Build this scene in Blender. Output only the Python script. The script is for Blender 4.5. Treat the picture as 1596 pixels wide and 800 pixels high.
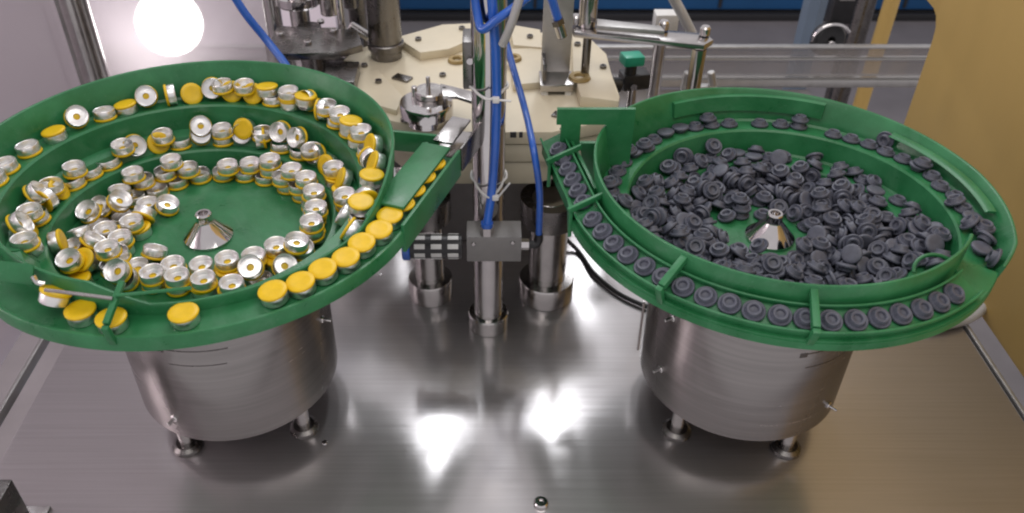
import bpy, bmesh, math, random
from mathutils import Vector, Matrix, Euler
R = math.radians
random.seed(7)
for o in list(bpy.data.objects): bpy.data.objects.remove(o)
SC = bpy.context.scene
COL = SC.collection

# ------------------------------------------------------------------ camera
PITCH, FPX, CX, CY, CAMZ = 38.0, 1325.0, 757.0, 400.0, 0.63
cd = bpy.data.cameras.new('camera'); cam = bpy.data.objects.new('camera', cd); COL.objects.link(cam)
cam.location = (0, 0, CAMZ); cam.rotation_euler = (R(90 - PITCH), 0, 0)
cd.sensor_width = 36.0; cd.lens = FPX / 1596 * 36.0
cd.shift_x = (798 - CX) / 1596; cd.clip_start = 0.01; cd.clip_end = 60
cd.dof.use_dof = True; cd.dof.focus_distance = 0.70; cd.dof.aperture_fstop = 10.0
SC.camera = cam
# ------------------------------------------------------------------ dim room light
wd = bpy.data.worlds.new('World'); SC.world = wd; wd.use_nodes = True
bg = wd.node_tree.nodes['Background']
bg.inputs[0].default_value = (0.90, 0.86, 0.88, 1); bg.inputs[1].default_value = 0.75
def area(name, loc, target, sx, sy, power, col):
    l = bpy.data.lights.new(name, 'AREA'); l.shape = 'RECTANGLE'; l.size = sx; l.size_y = sy
    l.energy = power; l.color = col
    o = bpy.data.objects.new(name, l); COL.objects.link(o); o.location = loc
    o.rotation_euler = (Vector(target) - Vector(loc)).to_track_quat('-Z', 'Y').to_euler()
    return o
area('overhead_fill', (0.15, -0.15, 2.2), (0.0, 0.6, 0), 1.6, 1.0, 13, (1.0, 0.95, 0.90))  # unseen soft fill above the camera, added for general brightness
area('left_fill', (-1.9, 0.15, 0.75), (-0.25, 0.6, 0.1), 0.5, 1.1, 48, (1.0, 0.87, 0.89))  # pinkish fill added at left for drive highlights and side panels; no window there
# the two rows of tube lamps over the machine, whose streaks lie on the table
for x0, x1, y0, y1, k in ((-0.235, -0.160, 1.30, 1.92, 85), (-0.29, -0.180, 1.975, 2.24, 42), (-0.48, -0.22, 2.25, 2.85, 20),
                          (0.180, 0.260, 1.40, 1.77, 100), (0.185, 0.325, 1.83, 2.11, 52), (0.30, 0.47, 2.18, 2.50, 34), (0.34, 0.60, 2.51, 2.95, 20)):
    c = ((x0 + x1) / 2, (y0 + y1) / 2)
    area('ceiling_lamp', (*c, 1.6), (*c, 0), x1 - x0, y1 - y0, k * (x1 - x0) * (y1 - y0), (0.95, 0.97, 1.0))
vs = SC.view_settings
vs.view_transform = 'Standard'; vs.look = 'None'; vs.exposure = -0.1; vs.gamma = 1.0; vs.use_curve_mapping = False
SC.cycles.use_denoising = True
SC.cycles.filter_width = 2.1
SC.cycles.max_bounces = 8; SC.cycles.transparent_max_bounces = 12
SC.cycles.sample_clamp_indirect = 6.0
SC.cycles.caustics_reflective = False; SC.cycles.caustics_refractive = False

def P(px, py, Y=None, z=None, x=None):
    """world point on the camera ray of a photograph pixel, at a given depth Y, height z or x"""
    a = (px - CX) / FPX; b = (CY - py) / FPX; c, s = math.cos(R(PITCH)), math.sin(R(PITCH))
    d = Vector((a, c + b * s, -s + b * c))
    t = Y / d.y if Y is not None else ((z - CAMZ) / d.z if z is not None else x / d.x)
    return Vector((0, 0, CAMZ)) + d * t

# ------------------------------------------------------------------ materials
MATS = {}
def mat(name, col, rough=0.5, metal=0.0, var=0.0, vscale=40.0, stretch=(1, 1, 1), bump=0.0, bscale=200.0,
        rvar=0.0, spec=0.5, emit=None, estr=0.0, trans=0.0, coat=0.0, aniso=0.0, alt=None):
    m = bpy.data.materials.new(name); m.use_nodes = True; nt = m.node_tree
    b = nt.nodes['Principled BSDF']
    b.inputs['Base Color'].default_value = (*col, 1); b.inputs['Roughness'].default_value = rough
    b.inputs['Metallic'].default_value = metal; b.inputs['Specular IOR Level'].default_value = spec
    b.inputs['Transmission Weight'].default_value = trans; b.inputs['Coat Weight'].default_value = coat
    b.inputs['Anisotropic'].default_value = aniso
    if emit: b.inputs['Emission Color'].default_value = (*emit, 1); b.inputs['Emission Strength'].default_value = estr
    if var or rvar or bump or alt:
        tc = nt.nodes.new('ShaderNodeTexCoord'); mp = nt.nodes.new('ShaderNodeMapping')
        mp.inputs['Scale'].default_value = stretch
        nt.links.new(tc.outputs['Object'], mp.inputs['Vector'])
        n = nt.nodes.new('ShaderNodeTexNoise'); n.inputs['Scale'].default_value = vscale
        n.inputs['Detail'].default_value = 6; n.inputs['Roughness'].default_value = 0.6
        nt.links.new(mp.outputs[0], n.inputs['Vector'])
        if var or alt:
            r = nt.nodes.new('ShaderNodeValToRGB')
            a2 = alt or tuple(c * (1 + var) for c in col)
            r.color_ramp.elements[0].position = 0.3; r.color_ramp.elements[1].position = 0.72
            r.color_ramp.elements[0].color = (*(tuple(c * (1 - var) for c in col)), 1); r.color_ramp.elements[1].color = (*a2, 1)
            nt.links.new(n.outputs['Fac'], r.inputs['Fac']); nt.links.new(r.outputs['Color'], b.inputs['Base Color'])
        if rvar:
            mr = nt.nodes.new('ShaderNodeMapRange')
            mr.inputs['To Min'].default_value = max(0.02, rough - rvar); mr.inputs['To Max'].default_value = rough + rvar
            mr.inputs['From Min'].default_value = 0.3; mr.inputs['From Max'].default_value = 0.7
            nt.links.new(n.outputs['Fac'], mr.inputs['Value']); nt.links.new(mr.outputs[0], b.inputs['Roughness'])
        if bump:
            n2 = nt.nodes.new('ShaderNodeTexNoise'); n2.inputs['Scale'].default_value = bscale; n2.inputs['Detail'].default_value = 4
            nt.links.new(mp.outputs[0], n2.inputs['Vector'])
            bp = nt.nodes.new('ShaderNodeBump'); bp.inputs['Strength'].default_value = bump; bp.inputs['Distance'].default_value = 0.001
            nt.links.new(n2.outputs['Fac'], bp.inputs['Height']); nt.links.new(bp.outputs[0], b.inputs['Normal'])
    MATS[name] = m
    return m
mat('table_steel', (0.40, 0.385, 0.39), 0.2, 1.0)
def brushed(m, lo, hi, r0, r1, grain, satin=0.0):
    nt = m.node_tree; b = nt.nodes['Principled BSDF']; N, L = nt.nodes.new, nt.links.new
    tc = N('ShaderNodeTexCoord'); mp = N('ShaderNodeMapping'); mp.inputs['Scale'].default_value = grain; L(tc.outputs['Object'], mp.inputs['Vector'])
    g = N('ShaderNodeTexNoise'); g.inputs['Scale'].default_value = 1.0; g.inputs['Detail'].default_value = 5; L(mp.outputs[0], g.inputs['Vector'])
    s = N('ShaderNodeTexNoise'); s.inputs['Scale'].default_value = 9.0; s.inputs['Detail'].default_value = 8; s.inputs['Roughness'].default_value = 0.65; L(tc.outputs['Object'], s.inputs['Vector'])
    sc = N('ShaderNodeTexVoronoi'); sc.inputs['Scale'].default_value = 34.0; sc.inputs['Randomness'].default_value = 1.0; L(tc.outputs['Object'], sc.inputs['Vector'])
    r = N('ShaderNodeValToRGB'); r.color_ramp.elements[0].color = (*lo, 1); r.color_ramp.elements[1].color = (*hi, 1); r.color_ramp.elements[0].position = 0.25; r.color_ramp.elements[1].position = 0.75
    L(g.outputs['Fac'], r.inputs['Fac']); L(r.outputs['Color'], b.inputs['Base Color'])
    ad = N('ShaderNodeMath'); ad.operation = 'MULTIPLY_ADD'; ad.inputs[1].default_value = 0.55; L(s.outputs['Fac'], ad.inputs[0])
    sd = N('ShaderNodeMath'); sd.operation = 'MULTIPLY'; sd.inputs[1].default_value = 0.45; L(g.outputs['Fac'], sd.inputs[0]); L(sd.outputs[0], ad.inputs[2])
    mr = N('ShaderNodeMapRange'); mr.inputs['From Min'].default_value = 0.36; mr.inputs['From Max'].default_value = 0.64; mr.inputs['To Min'].default_value = r0; mr.inputs['To Max'].default_value = r1
    L(ad.outputs[0], mr.inputs['Value']); L(mr.outputs[0], b.inputs['Roughness'])
    sp = N('ShaderNodeMapRange'); sp.inputs['From Min'].default_value = 0.02; sp.inputs['From Max'].default_value = 0.05; L(sc.outputs['Distance'], sp.inputs['Value'])
    bp = N('ShaderNodeBump'); bp.inputs['Strength'].default_value = 0.03; bp.inputs['Distance'].default_value = 0.0005; L(g.outputs['Fac'], bp.inputs['Height']); L(bp.outputs[0], b.inputs['Normal'])
    if satin:
        gl = N('ShaderNodeBsdfGlossy'); gl.inputs['Roughness'].default_value = 0.52; L(r.outputs['Color'], gl.inputs['Color']); L(bp.outputs[0], gl.inputs['Normal'])
        ms = N('ShaderNodeMixShader'); ms.inputs[0].default_value = satin; L(b.outputs[0], ms.inputs[1]); L(gl.outputs[0], ms.inputs[2])
        L(ms.outputs[0], [n for n in nt.nodes if n.type == 'OUTPUT_MATERIAL'][0].inputs['Surface'])
brushed(MATS['table_steel'], (0.53, 0.51, 0.515), (0.60, 0.58, 0.585), 0.13, 0.23, (6, 420, 6), 0.45)
mat('pot_steel', (0.36, 0.34, 0.34), 0.24, 1.0)
brushed(MATS['pot_steel'], (0.27, 0.255, 0.25), (0.34, 0.32, 0.315), 0.16, 0.28, (9, 9, 300), 0.3)
mat('steel', (0.52, 0.50, 0.49), 0.2, 1.0, var=0.10, vscale=60, rvar=0.06)
mat('chrome', (0.62, 0.60, 0.60), 0.1, 1.0, var=0.06, vscale=50, rvar=0.03)
mat('dark_steel', (0.20, 0.19, 0.185), 0.28, 1.0, var=0.15, vscale=60, rvar=0.06)
mat('anodised', (0.24, 0.23, 0.225), 0.5, 0.3, var=0.08, vscale=60)
mat('matte_aluminium', (0.46, 0.45, 0.44), 0.42, 0.85, var=0.10, vscale=80, rvar=0.06)
mat('green_plastic', (0.020, 0.185, 0.060), 0.36, 0.0, var=0.22, vscale=28, rvar=0.12, bump=0.14, bscale=420, alt=(0.040, 0.235, 0.092))
def scuff(m, pale, amount):
    nt = m.node_tree; b = nt.nodes['Principled BSDF']; N, L = nt.nodes.new, nt.links.new
    src = b.inputs['Base Color'].links[0].from_socket
    tc = N('ShaderNodeTexCoord'); w = N('ShaderNodeTexNoise'); w.inputs['Scale'].default_value = 11; w.inputs['Detail'].default_value = 9; w.inputs['Roughness'].default_value = 0.72; w.inputs['Distortion'].default_value = 1.2
    L(tc.outputs['Object'], w.inputs['Vector'])
    f = N('ShaderNodeTexNoise'); f.inputs['Scale'].default_value = 380; f.inputs['Detail'].default_value = 3; L(tc.outputs['Object'], f.inputs['Vector'])
    r = N('ShaderNodeMapRange'); r.inputs['From Min'].default_value = 0.52; r.inputs['From Max'].default_value = 0.70; r.inputs['To Max'].default_value = amount; L(w.outputs['Fac'], r.inputs['Value'])
    r2 = N('ShaderNodeMapRange'); r2.inputs['From Min'].default_value = 0.66; r2.inputs['From Max'].default_value = 0.72; r2.inputs['To Max'].default_value = 0.35; L(f.outputs['Fac'], r2.inputs['Value'])
    mx = N('ShaderNodeMath'); mx.operation = 'MAXIMUM'; L(r.outputs[0], mx.inputs[0]); L(r2.outputs[0], mx.inputs[1])
    m_ = N('ShaderNodeMix'); m_.data_type = 'RGBA'; m_.inputs['B'].default_value = (*pale, 1); L(mx.outputs[0], m_.inputs['Factor']); L(src, m_.inputs['A']); L(m_.outputs['Result'], b.inputs['Base Color'])
scuff(MATS['green_plastic'], (0.11, 0.27, 0.16), 0.45)
mat('cap_aluminium', (0.90, 0.89, 0.885), 0.36, 1.0, rvar=0.10, vscale=300, bump=0.15, bscale=500)
mat('yellow_plastic', (0.88, 0.57, 0.010), 0.38, 0.0, var=0.08, vscale=120)
mat('grey_rubber', (0.098, 0.104, 0.138), 0.45, 0.0, var=0.22, vscale=160, bump=0.1, bscale=600)
mat('cream_nylon', (0.72, 0.64, 0.48), 0.42, 0.0, var=0.07, vscale=18, bump=0.05, bscale=200)
mat('brass_bush', (0.36, 0.26, 0.11), 0.5, 0.2, var=0.15, vscale=90)
mat('blue_hose', (0.03, 0.13, 0.55), 0.22, 0.0, var=0.1, vscale=60, coat=0.3)
mat('clear_hose', (0.62, 0.61, 0.60), 0.3, 0.0, var=0.05, vscale=60, trans=0.35)
mat('white_nylon', (0.75, 0.74, 0.72), 0.4, 0.0, var=0.06, vscale=80)
mat('black_plastic', (0.018, 0.018, 0.020), 0.4, 0.0, var=0.2, vscale=80)
mat('green_sensor', (0.02, 0.34, 0.22), 0.3, 0.0, var=0.1, vscale=80)
mat('kraft_paper', (0.60, 0.40, 0.125), 0.55, 0.0, spec=0.35, var=0.07, vscale=7, stretch=(1, 1, 0.25), rvar=0.1, bump=0.25, bscale=9, alt=(0.64, 0.43, 0.145))
mat('blue_paint', (0.012, 0.075, 0.20), 0.45, 0.0, var=0.12, vscale=4)
mat('blue_grey_paint', (0.16, 0.21, 0.28), 0.5, 0.0, var=0.12, vscale=6)
mat('grey_floor', (0.17, 0.155, 0.16), 0.55, 0.0, var=0.15, vscale=5)
mat('glare_lilac', (0.62, 0.57, 0.62), 0.4, 0.0, var=0.05, vscale=3)  # bright glare put into the board's own colour
mat('glare_glass', (0.9, 0.9, 0.9), 0.4, 0.0, emit=(1.0, 0.96, 0.93), estr=22.0)  # emission that stands in for a reflected glare

def pane_mat(name, col, haze, rough, blur, near=None):
    m = bpy.data.materials.new(name); m.use_nodes = True; nt = m.node_tree
    for n in list(nt.nodes): nt.nodes.remove(n)
    out = nt.nodes.new('ShaderNodeOutputMaterial')
    t = nt.nodes.new('ShaderNodeBsdfTransparent'); t.inputs[0].default_value = (0.95, 0.95, 0.95, 1)
    f = nt.nodes.new('ShaderNodeBsdfRefraction'); f.inputs['Roughness'].default_value = rough; f.inputs['IOR'].default_value = 1.42
    df = nt.nodes.new('ShaderNodeBsdfDiffuse'); df.inputs[0].default_value = (*col, 1)
    tl = nt.nodes.new('ShaderNodeBsdfTranslucent'); tl.inputs[0].default_value = (*col, 1)
    md_ = nt.nodes.new('ShaderNodeMixShader'); md_.inputs[0].default_value = 0.5
    nt.links.new(df.outputs[0], md_.inputs[1]); nt.links.new(tl.outputs[0], md_.inputs[2])
    g = nt.nodes.new('ShaderNodeBsdfGlossy'); g.inputs['Roughness'].default_value = 0.06
    n = nt.nodes.new('ShaderNodeTexNoise'); n.inputs['Scale'].default_value = 3; n.inputs['Detail'].default_value = 5
    tc = nt.nodes.new('ShaderNodeTexCoord'); nt.links.new(tc.outputs['Object'], n.inputs['Vector'])
    mr = nt.nodes.new('ShaderNodeMapRange'); mr.inputs['To Min'].default_value = haze * 0.8; mr.inputs['To Max'].default_value = haze * 1.2
    nt.links.new(n.outputs['Fac'], mr.inputs['Value'])
    m1 = nt.nodes.new('ShaderNodeMixShader'); m1.inputs[0].default_value = blur
    m2 = nt.nodes.new('ShaderNodeMixShader'); m3 = nt.nodes.new('ShaderNodeMixShader')
    fr = nt.nodes.new('ShaderNodeFresnel'); fr.inputs[0].default_value = 1.4
    src = t
    if near:
        f2 = nt.nodes.new('ShaderNodeBsdfRefraction'); f2.inputs['Roughness'].default_value = near[0]; f2.inputs['IOR'].default_value = 1.42
        src = nt.nodes.new('ShaderNodeMixShader'); src.inputs[0].default_value = near[1]; nt.links.new(t.outputs[0], src.inputs[1]); nt.links.new(f2.outputs[0], src.inputs[2])
    nt.links.new(src.outputs[0], m1.inputs[1]); nt.links.new(f.outputs[0], m1.inputs[2])
    nt.links.new(mr.outputs[0], m2.inputs[0]); nt.links.new(m1.outputs[0], m2.inputs[1]); nt.links.new(md_.outputs[0], m2.inputs[2])
    nt.links.new(fr.outputs[0], m3.inputs[0]); nt.links.new(m2.outputs[0], m3.inputs[1]); nt.links.new(g.outputs[0], m3.inputs[2])
    nt.links.new(m3.outputs[0], out.inputs[0])
    MATS[name] = m
pane_mat('glare_acrylic', (0.74, 0.68, 0.74), 0.52, 0.30, 0.3)  # lilac reflection haze on clear acrylic, put into the material
pane_mat('clear_acrylic', (0.62, 0.56, 0.52), 0.34, 0.2, 0.1)
pane_mat('glow_acrylic', (0.70, 0.64, 0.68), 0.36, 0.30, 0.0)  # translucent haze added so the pane glows around the stand-in lamp

# ------------------------------------------------------------------ mesh helpers
class MB:
    def __init__(s): s.v = []; s.f = []
    def add(s, vs, fs, M=None):
        k = len(s.v)
        s.v += [tuple(M @ Vector(v)) if M else tuple(v) for v in vs]
        s.f += [tuple(i + k for i in f) for f in fs]
        return s
    def box(s, c, size, rot=None, bev=0.0):
        bm = bmesh.new(); bmesh.ops.create_cube(bm, size=1.0)
        bmesh.ops.scale(bm, vec=size, verts=bm.verts)
        if bev: bmesh.ops.bevel(bm, geom=bm.edges[:], offset=bev, segments=2, affect='EDGES', profile=0.6)
        M = Matrix.Translation(c) @ (rot.to_matrix().to_4x4() if rot else Matrix())
        bm.verts.index_update()
        s.add([v.co for v in bm.verts], [[v.index for v in f.verts] for f in bm.faces], M); bm.free()
        return s
    def lathe(s, prof, n=48, M=None, phase=0.0):
        vs, fs = [], []; m = len(prof)
        for i in range(n):
            a = 2 * math.pi * i / n + phase
            for r, z in prof: vs.append((r * math.cos(a), r * math.sin(a), z))
        for i in range(n):
            j = (i + 1) % n
            for k in range(m - 1):
                a0, a1, b0, b1 = i * m + k, i * m + k + 1, j * m + k, j * m + k + 1
                if prof[k][0] < 1e-7: fs.append((a0, b1, a1))
                elif prof[k + 1][0] < 1e-7: fs.append((a0, b0, a1))
                else: fs.append((a0, b0, b1, a1))
        return s.add(vs, fs, M)
    def cyl(s, a, b, r, n=24, r2=None, bev=0.0):
        a, b = Vector(a), Vector(b); h = (b - a).length; r2 = r if r2 is None else r2
        M = Matrix.Translation(a) @ (b - a).to_track_quat('Z', 'Y').to_matrix().to_4x4()
        e = min(bev, r * 0.5, h * 0.4)
        pr = [(0, 0), (r - e, 0), (r, e), (r2, h - e), (r2 - e, h), (0, h)] if e else [(0, 0), (r, 0), (r2, h), (0, h)]
        return s.lathe(pr, n, M)
    def tube(s, pts, r, n=10, smooth=6):
        pts = [Vector(p) for p in pts]
        if smooth and len(pts) > 2:
            q = []
            for i in range(len(pts) - 1):
                p0 = pts[max(i - 1, 0)]; p1 = pts[i]; p2 = pts[i + 1]; p3 = pts[min(i + 2, len(pts) - 1)]
                for k in range(smooth):
                    t = k / smooth
                    q.append(0.5 * ((2 * p1) + (p2 - p0) * t + (2 * p0 - 5 * p1 + 4 * p2 - p3) * t * t + (3 * p1 - p0 - 3 * p2 + p3) * t ** 3))
            pts = q + [pts[-1]]
        vs, fs = [], []; up = Vector((0.13, 0.31, 0.94)).normalized()
        for i, p in enumerate(pts):
            d = (pts[min(i + 1, len(pts) - 1)] - pts[max(i - 1, 0)]).normalized()
            x = (up - d * up.dot(d)).normalized(); y = d.cross(x); up = x
            for k in range(n):
                a = 2 * math.pi * k / n
                vs.append(p + (x * math.cos(a) + y * math.sin(a)) * r)
        for i in range(len(pts) - 1):
            for k in range(n):
                l = (k + 1) % n
                fs.append((i * n + k, i * n + l, (i + 1) * n + l, (i + 1) * n + k))
        fs.append(tuple(range(n))[::-1]); fs.append(tuple((len(pts) - 1) * n + k for k in range(n)))
        return s.add(vs, fs)
    def prism(s, poly, vec):
        """polygon of 3-D points extruded along vec"""
        n = len(poly); vec = Vector(vec); poly = [Vector(p) for p in poly]
        vs = poly + [p + vec for p in poly]
        fs = [tuple(range(n))[::-1], tuple(range(n, 2 * n))] + [(i, (i + 1) % n, n + (i + 1) % n, n + i) for i in range(n)]
        return s.add(vs, fs)
    def build(s, name, m, parent=None, smooth=True, bev=0.0, angle=35):
        me = bpy.data.meshes.new(name); me.from_pydata(s.v, [], s.f)
        bm = bmesh.new(); bm.from_mesh(me); bmesh.ops.recalc_face_normals(bm, faces=bm.faces)
        if bev:
            ed = [e for e in bm.edges if len(e.link_faces) == 2 and e.calc_face_angle(0) > R(40)]
            bmesh.ops.bevel(bm, geom=ed, offset=bev, segments=2, affect='EDGES', profile=0.6, clamp_overlap=True)
        for f in bm.faces: f.smooth = smooth
        if smooth:
            for e in bm.edges:
                if len(e.link_faces) == 2 and e.calc_face_angle(0) > R(angle): e.smooth = False
        bm.to_mesh(me); bm.free()
        me.materials.append(MATS[m])
        o = bpy.data.objects.new(name, me); COL.objects.link(o)
        if parent: o.parent = parent
        return o
def tag(o, label, cat=None, group=None, kind=None):
    if label: o['label'] = label
    if cat: o['category'] = cat
    if group: o['group'] = group
    if kind: o['kind'] = kind
    return o
def thing(name, label, cat, group=None, loc=(0, 0, 0)):
    o = bpy.data.objects.new(name, None); COL.objects.link(o); o.empty_display_size = 0.02; o.location = loc
    return tag(o, label, cat, group)
def at_base(root):
    """put the Empty at the foot of its parts without moving them"""
    bpy.context.view_layer.update()
    pts = [c.matrix_world @ Vector(b) for c in root.children_recursive if c.type == 'MESH' for b in c.bound_box]
    lo = Vector([min(p[i] for p in pts) for i in range(3)]); hi = Vector([max(p[i] for p in pts) for i in range(3)])
    loc = Vector(((lo.x + hi.x) / 2, (lo.y + hi.y) / 2, lo.z)); d = loc - root.location
    root.location = loc
    for c in root.children: c.location = c.location - d
def lerp(a, b, t): return a + (b - a) * t
def ramp(u, pts):
    if u <= pts[0][0]: return pts[0][1]
    for (a, va), (b, vb) in zip(pts, pts[1:]):
        if u <= b: return lerp(va, vb, (u - a) / (b - a))
    return pts[-1][1]
def screw(mb, p, d, r=0.003, h=0.003):
    d = Vector(d).normalized(); p = Vector(p)
    mb.cyl(p - d * 0.001, p + d * h, r, 12, bev=r * 0.3)

# ------------------------------------------------------------------ the table
TX0, TX1, TY0, TY1 = -0.448, 0.520, 0.395, 1.245
table = MB().box(((TX0 + TX1) / 2, (TY0 + TY1) / 2, -0.015), (TX1 - TX0, TY1 - TY0, 0.03), bev=0.003).build('table_top', 'table_steel')
tag(table, None, kind='structure')
p = P(843, 787, z=0); b = MB()
b.lathe([(0, 0.0035), (0.0025, 0.0035), (0.0028, 0.0052), (0.0052, 0.0052), (0.0064, 0.004), (0.0066, 0.0)], 24, Matrix.Translation(p))
b.build('bolt', 'chrome', table)
for q in ((592, 428), (506, 690)):
    p = P(*q, z=0); MB().lathe([(0, 0.0012), (0.0025, 0.001), (0.003, 0.0)], 14, Matrix.Translation(p)).build('rivet', 'chrome', table)

# ------------------------------------------------------------------ the two bowl feeders
ZF = 0.192
class Bowl:
    """A stepped spiral bowl. u runs once round in the direction of travel from the exit (0) back to the exit (1)."""
    def __init__(s, cx, cy, mir, R0, p, h, rim, flare, zd, uend):
        s.cx, s.cy, s.mir, s.R0, s.p, s.h, s.rimf, s.flaref, s.zdf, s.uend = cx, cy, mir, R0, p, h, rim, flare, zd, uend
    def Rr(s, t): return s.R0 + s.p * t
    def Z(s, t): return ZF + s.h * max(t, 0)
    def rim(s, u): return ramp(u, s.rimf)
    def flare(s, u): return ramp(u, s.flaref)
    def zd(s, u): return ramp(u, s.zdf)
    def pt(s, u, r, z):
        a = R(215 + 360 * u); x = r * math.cos(a) * s.mir
        return Vector((s.cx + x, s.cy + r * math.sin(a), z))
    def sweep(s, mb, sec, u0, u1, n, closed=True):
        rows = [[s.pt(lerp(u0, u1, i / n), r, z) for r, z in sec(lerp(u0, u1, i / n))] for i in range(n + 1)]
        m = len(rows[0]); vs = [p for r in rows for p in r]; fs = []
        for i in range(n):
            for k in range(m if closed else m - 1):
                l = (k + 1) % m
                fs.append((i * m + k, i * m + l, (i + 1) * m + l, (i + 1) * m + k))
        if closed: fs.append(tuple(range(m))[::-1]); fs.append(tuple(n * m + k for k in range(m)))
        mb.add(vs, fs)
    def inside(s, u):
        w = 0.0035; pr = [(0.0, ZF + 0.003), (0.03, ZF + 0.0025), (s.Rr(u) - w - 0.004, ZF), (s.Rr(u) - w, ZF + 0.001)]
        for k in (0, 1):
            t = k + u
            pr += [(s.Rr(t) - 0.0008, s.Z(t) - 0.0008), (s.Rr(t) + 0.0008, s.Z(t) + 0.0008),
                   (s.Rr(t + 1) - w - 0.002, s.Z(t) - 0.0022), (s.Rr(t + 1) - w, s.Z(t) - 0.0004)]
        return pr
    def rimsec(s, u):
        r = s.Rr(2 + u) - 0.0035; z0 = s.Z(1 + u) - 0.0004; z1 = s.rim(u); f = s.flare(u) + 0.0035
        return [(r, z0), (r + f, z1 - 0.0008), (r + f + 0.0008, z1), (r + f + 0.0024, z1), (r + f + 0.0030, z1 - 0.0010), (r + 0.0045, z0 - 0.004), (r, z0 - 0.004)]
    def skirt(s, u):
        b = ramp(u, [(0, 1), (s.uend, 1), (s.uend + 0.05, 0), (0.955, 0), (1.0, 0.8)])
        if u > 0.9: ro_d, zd = s.Rr(2 + u), s.Z(1 + u)
        else: ro_d, zd = s.Rr(3 + u), s.zd(u)
        ro = lerp(s.Rr(2 + u) + 0.001, ro_d + 0.0006, b); zt = lerp(s.Z(1 + u) - 0.004, zd - 0.002, b)
        zl = lerp(s.Z(1 + u) - 0.024, zd - 0.0125, b)
        return [(ro - 0.004, zt), (ro, zt), (ro, zt - lerp(0.003, 0.006, b)), (ro - lerp(0.012, 0.005, b), lerp(zt - 0.012, zl, b)), (max(ro - lerp(0.040, 0.024, b), 0.112), zl - lerp(0.0, 0.008, b)), (0.108, ZF - 0.009), (0.098, ZF - 0.010), (0.098, ZF - 0.005), (0.106, ZF - 0.004), (max(ro - 0.038, 0.110), max(zl - 0.002, ZF + 0.0)), (ro - lerp(0.016, 0.012, b), zl + 0.004)]

def build_bowl(B, root, right):
    mb = MB(); B.sweep(mb, B.inside, 0, 1, 200, closed=False)
    bowl = mb.build('bowl', 'green_plastic', root, angle=30)
    mb = MB(); B.sweep(mb, B.rimsec, 0, 1, 200); mb.build('rim_wall', 'green_plastic', bowl, angle=50)
    mb = MB(); B.sweep(mb, B.skirt, 0, 1, 200); mb.build('outer_skirt', 'green_plastic', bowl, angle=40)
    # discharge track outside the rim wall
    tr = MB()
    B.sweep(tr, lambda u: [(B.Rr(2 + u) - 0.001, B.zd(u) - 0.004), (B.Rr(3 + u), B.zd(u) - 0.004), (B.Rr(3 + u), B.zd(u)), (B.Rr(2 + u) - 0.001, B.zd(u) + 0.0005)], 0.002, B.uend, 80)
    track = tr.build('discharge_track', 'green_plastic', root, angle=50)
    return bowl, track

BL = Bowl(-0.237, 0.584, 1, 0.095, 0.0265, 0.033,
          [(0, 0.2705), (0.125, 0.2705), (0.165, 0.2535), (0.33, 0.2535), (0.40, 0.277), (1, 0.279)], [(0, 0.0), (0.3, 0.0), (0.5, 0.003), (1, 0.005)],
          [(0, 0.255), (0.07, 0.2435), (1, 0.243)], 0.347)
BR = Bowl(0.243, 0.584, -1, 0.084, 0.0275, 0.020,
          [(0, 0.258), (0.05, 0.262), (0.45, 0.263), (0.65, 0.252), (0.85, 0.245), (0.97, 0.243), (1, 0.240)], [(0, 0.0), (0.4, 0.001), (0.65, 0.007), (0.88, 0.010), (0.97, 0.006), (1, 0.0)],
          [(0, 0.2345), (1, 0.2355)], 0.375)

def pot(B, root, screws, legs):
    cx, cy = B.cx, B.cy; r = 0.0925; M = Matrix.Translation((cx, cy, 0))
    b = MB(); b.lathe([(0.0, 0.036), (0.084, 0.036), (r - 0.002, 0.0365), (r, 0.039), (r, 0.176), (r - 0.002, 0.180), (0.0, 0.180)], 96, M)
    b.lathe([(0.0, 0.1802), (0.097, 0.1802), (0.097, 0.1832), (0.0, 0.1832)], 72, M)
    h = b.build('drive_housing', 'pot_steel', root)
    for a, z in screws:
        d = Vector((math.cos(R(a)), math.sin(R(a)), 0)); p0 = Vector((cx, cy, z)) + d * r
        s = MB(); s.cyl(p0 - d * 0.002, p0 + d * 0.002, 0.0036, 14, bev=0.0008); s.cyl(p0 + d * 0.002, p0 + d * 0.009, 0.0016, 10, bev=0.0004)
        s.build('screw', 'chrome', h)
    for a in legs:
        p0 = Vector((cx + 0.078 * math.cos(R(a)), cy + 0.078 * math.sin(R(a)), 0))
        l = MB(); l.cyl(p0 + Vector((0, 0, 0.006)), p0 + Vector((0, 0, 0.0358)), 0.0065, 20)
        g = l.build('leg', 'steel', root)
        f = MB(); f.lathe([(0.0, 0.0065), (0.010, 0.0065), (0.0135, 0.004), (0.014, 0.0005)], 28, Matrix.Translation(p0)); f.build('foot', 'dark_steel', g)
    n = MB(); n.lathe([(0.0, 0.0), (0.0205, 0.0), (0.0205, 0.002), (0.0185, 0.004), (0.0075, 0.0165), (0.0068, 0.018), (0.0068, 0.024), (0.0060, 0.025), (0.0042, 0.025), (0.0040, 0.019), (0.0, 0.019)], 40,
                      Matrix.Translation((cx, cy, ZF + 0.003)))
    n.build('centre_nut', 'chrome', root)
    return h

feedL = thing('vibratory_feeder', 'green spiral bowl feeder full of silver and yellow caps on a round steel drive', 'bowl feeder', 'bowl feeders on the steel table')
bowlL, trackL = build_bowl(BL, feedL, False)
potL = pot(BL, feedL, [(-112, 0.062), (-7, 0.148), (-12, 0.118)], [-122, -35, 60, 150])
feedR = thing('vibratory_feeder', 'green spiral bowl feeder heaped with grey rubber stoppers on a round steel drive', 'bowl feeder', 'bowl feeders on the steel table')
bowlR, trackR = build_bowl(BR, feedR, True)
potR = pot(BR, feedR, [(-153, 0.140), (-155, 0.075), (-48, 0.060)], [-142, -62, 30, 120])

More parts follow.
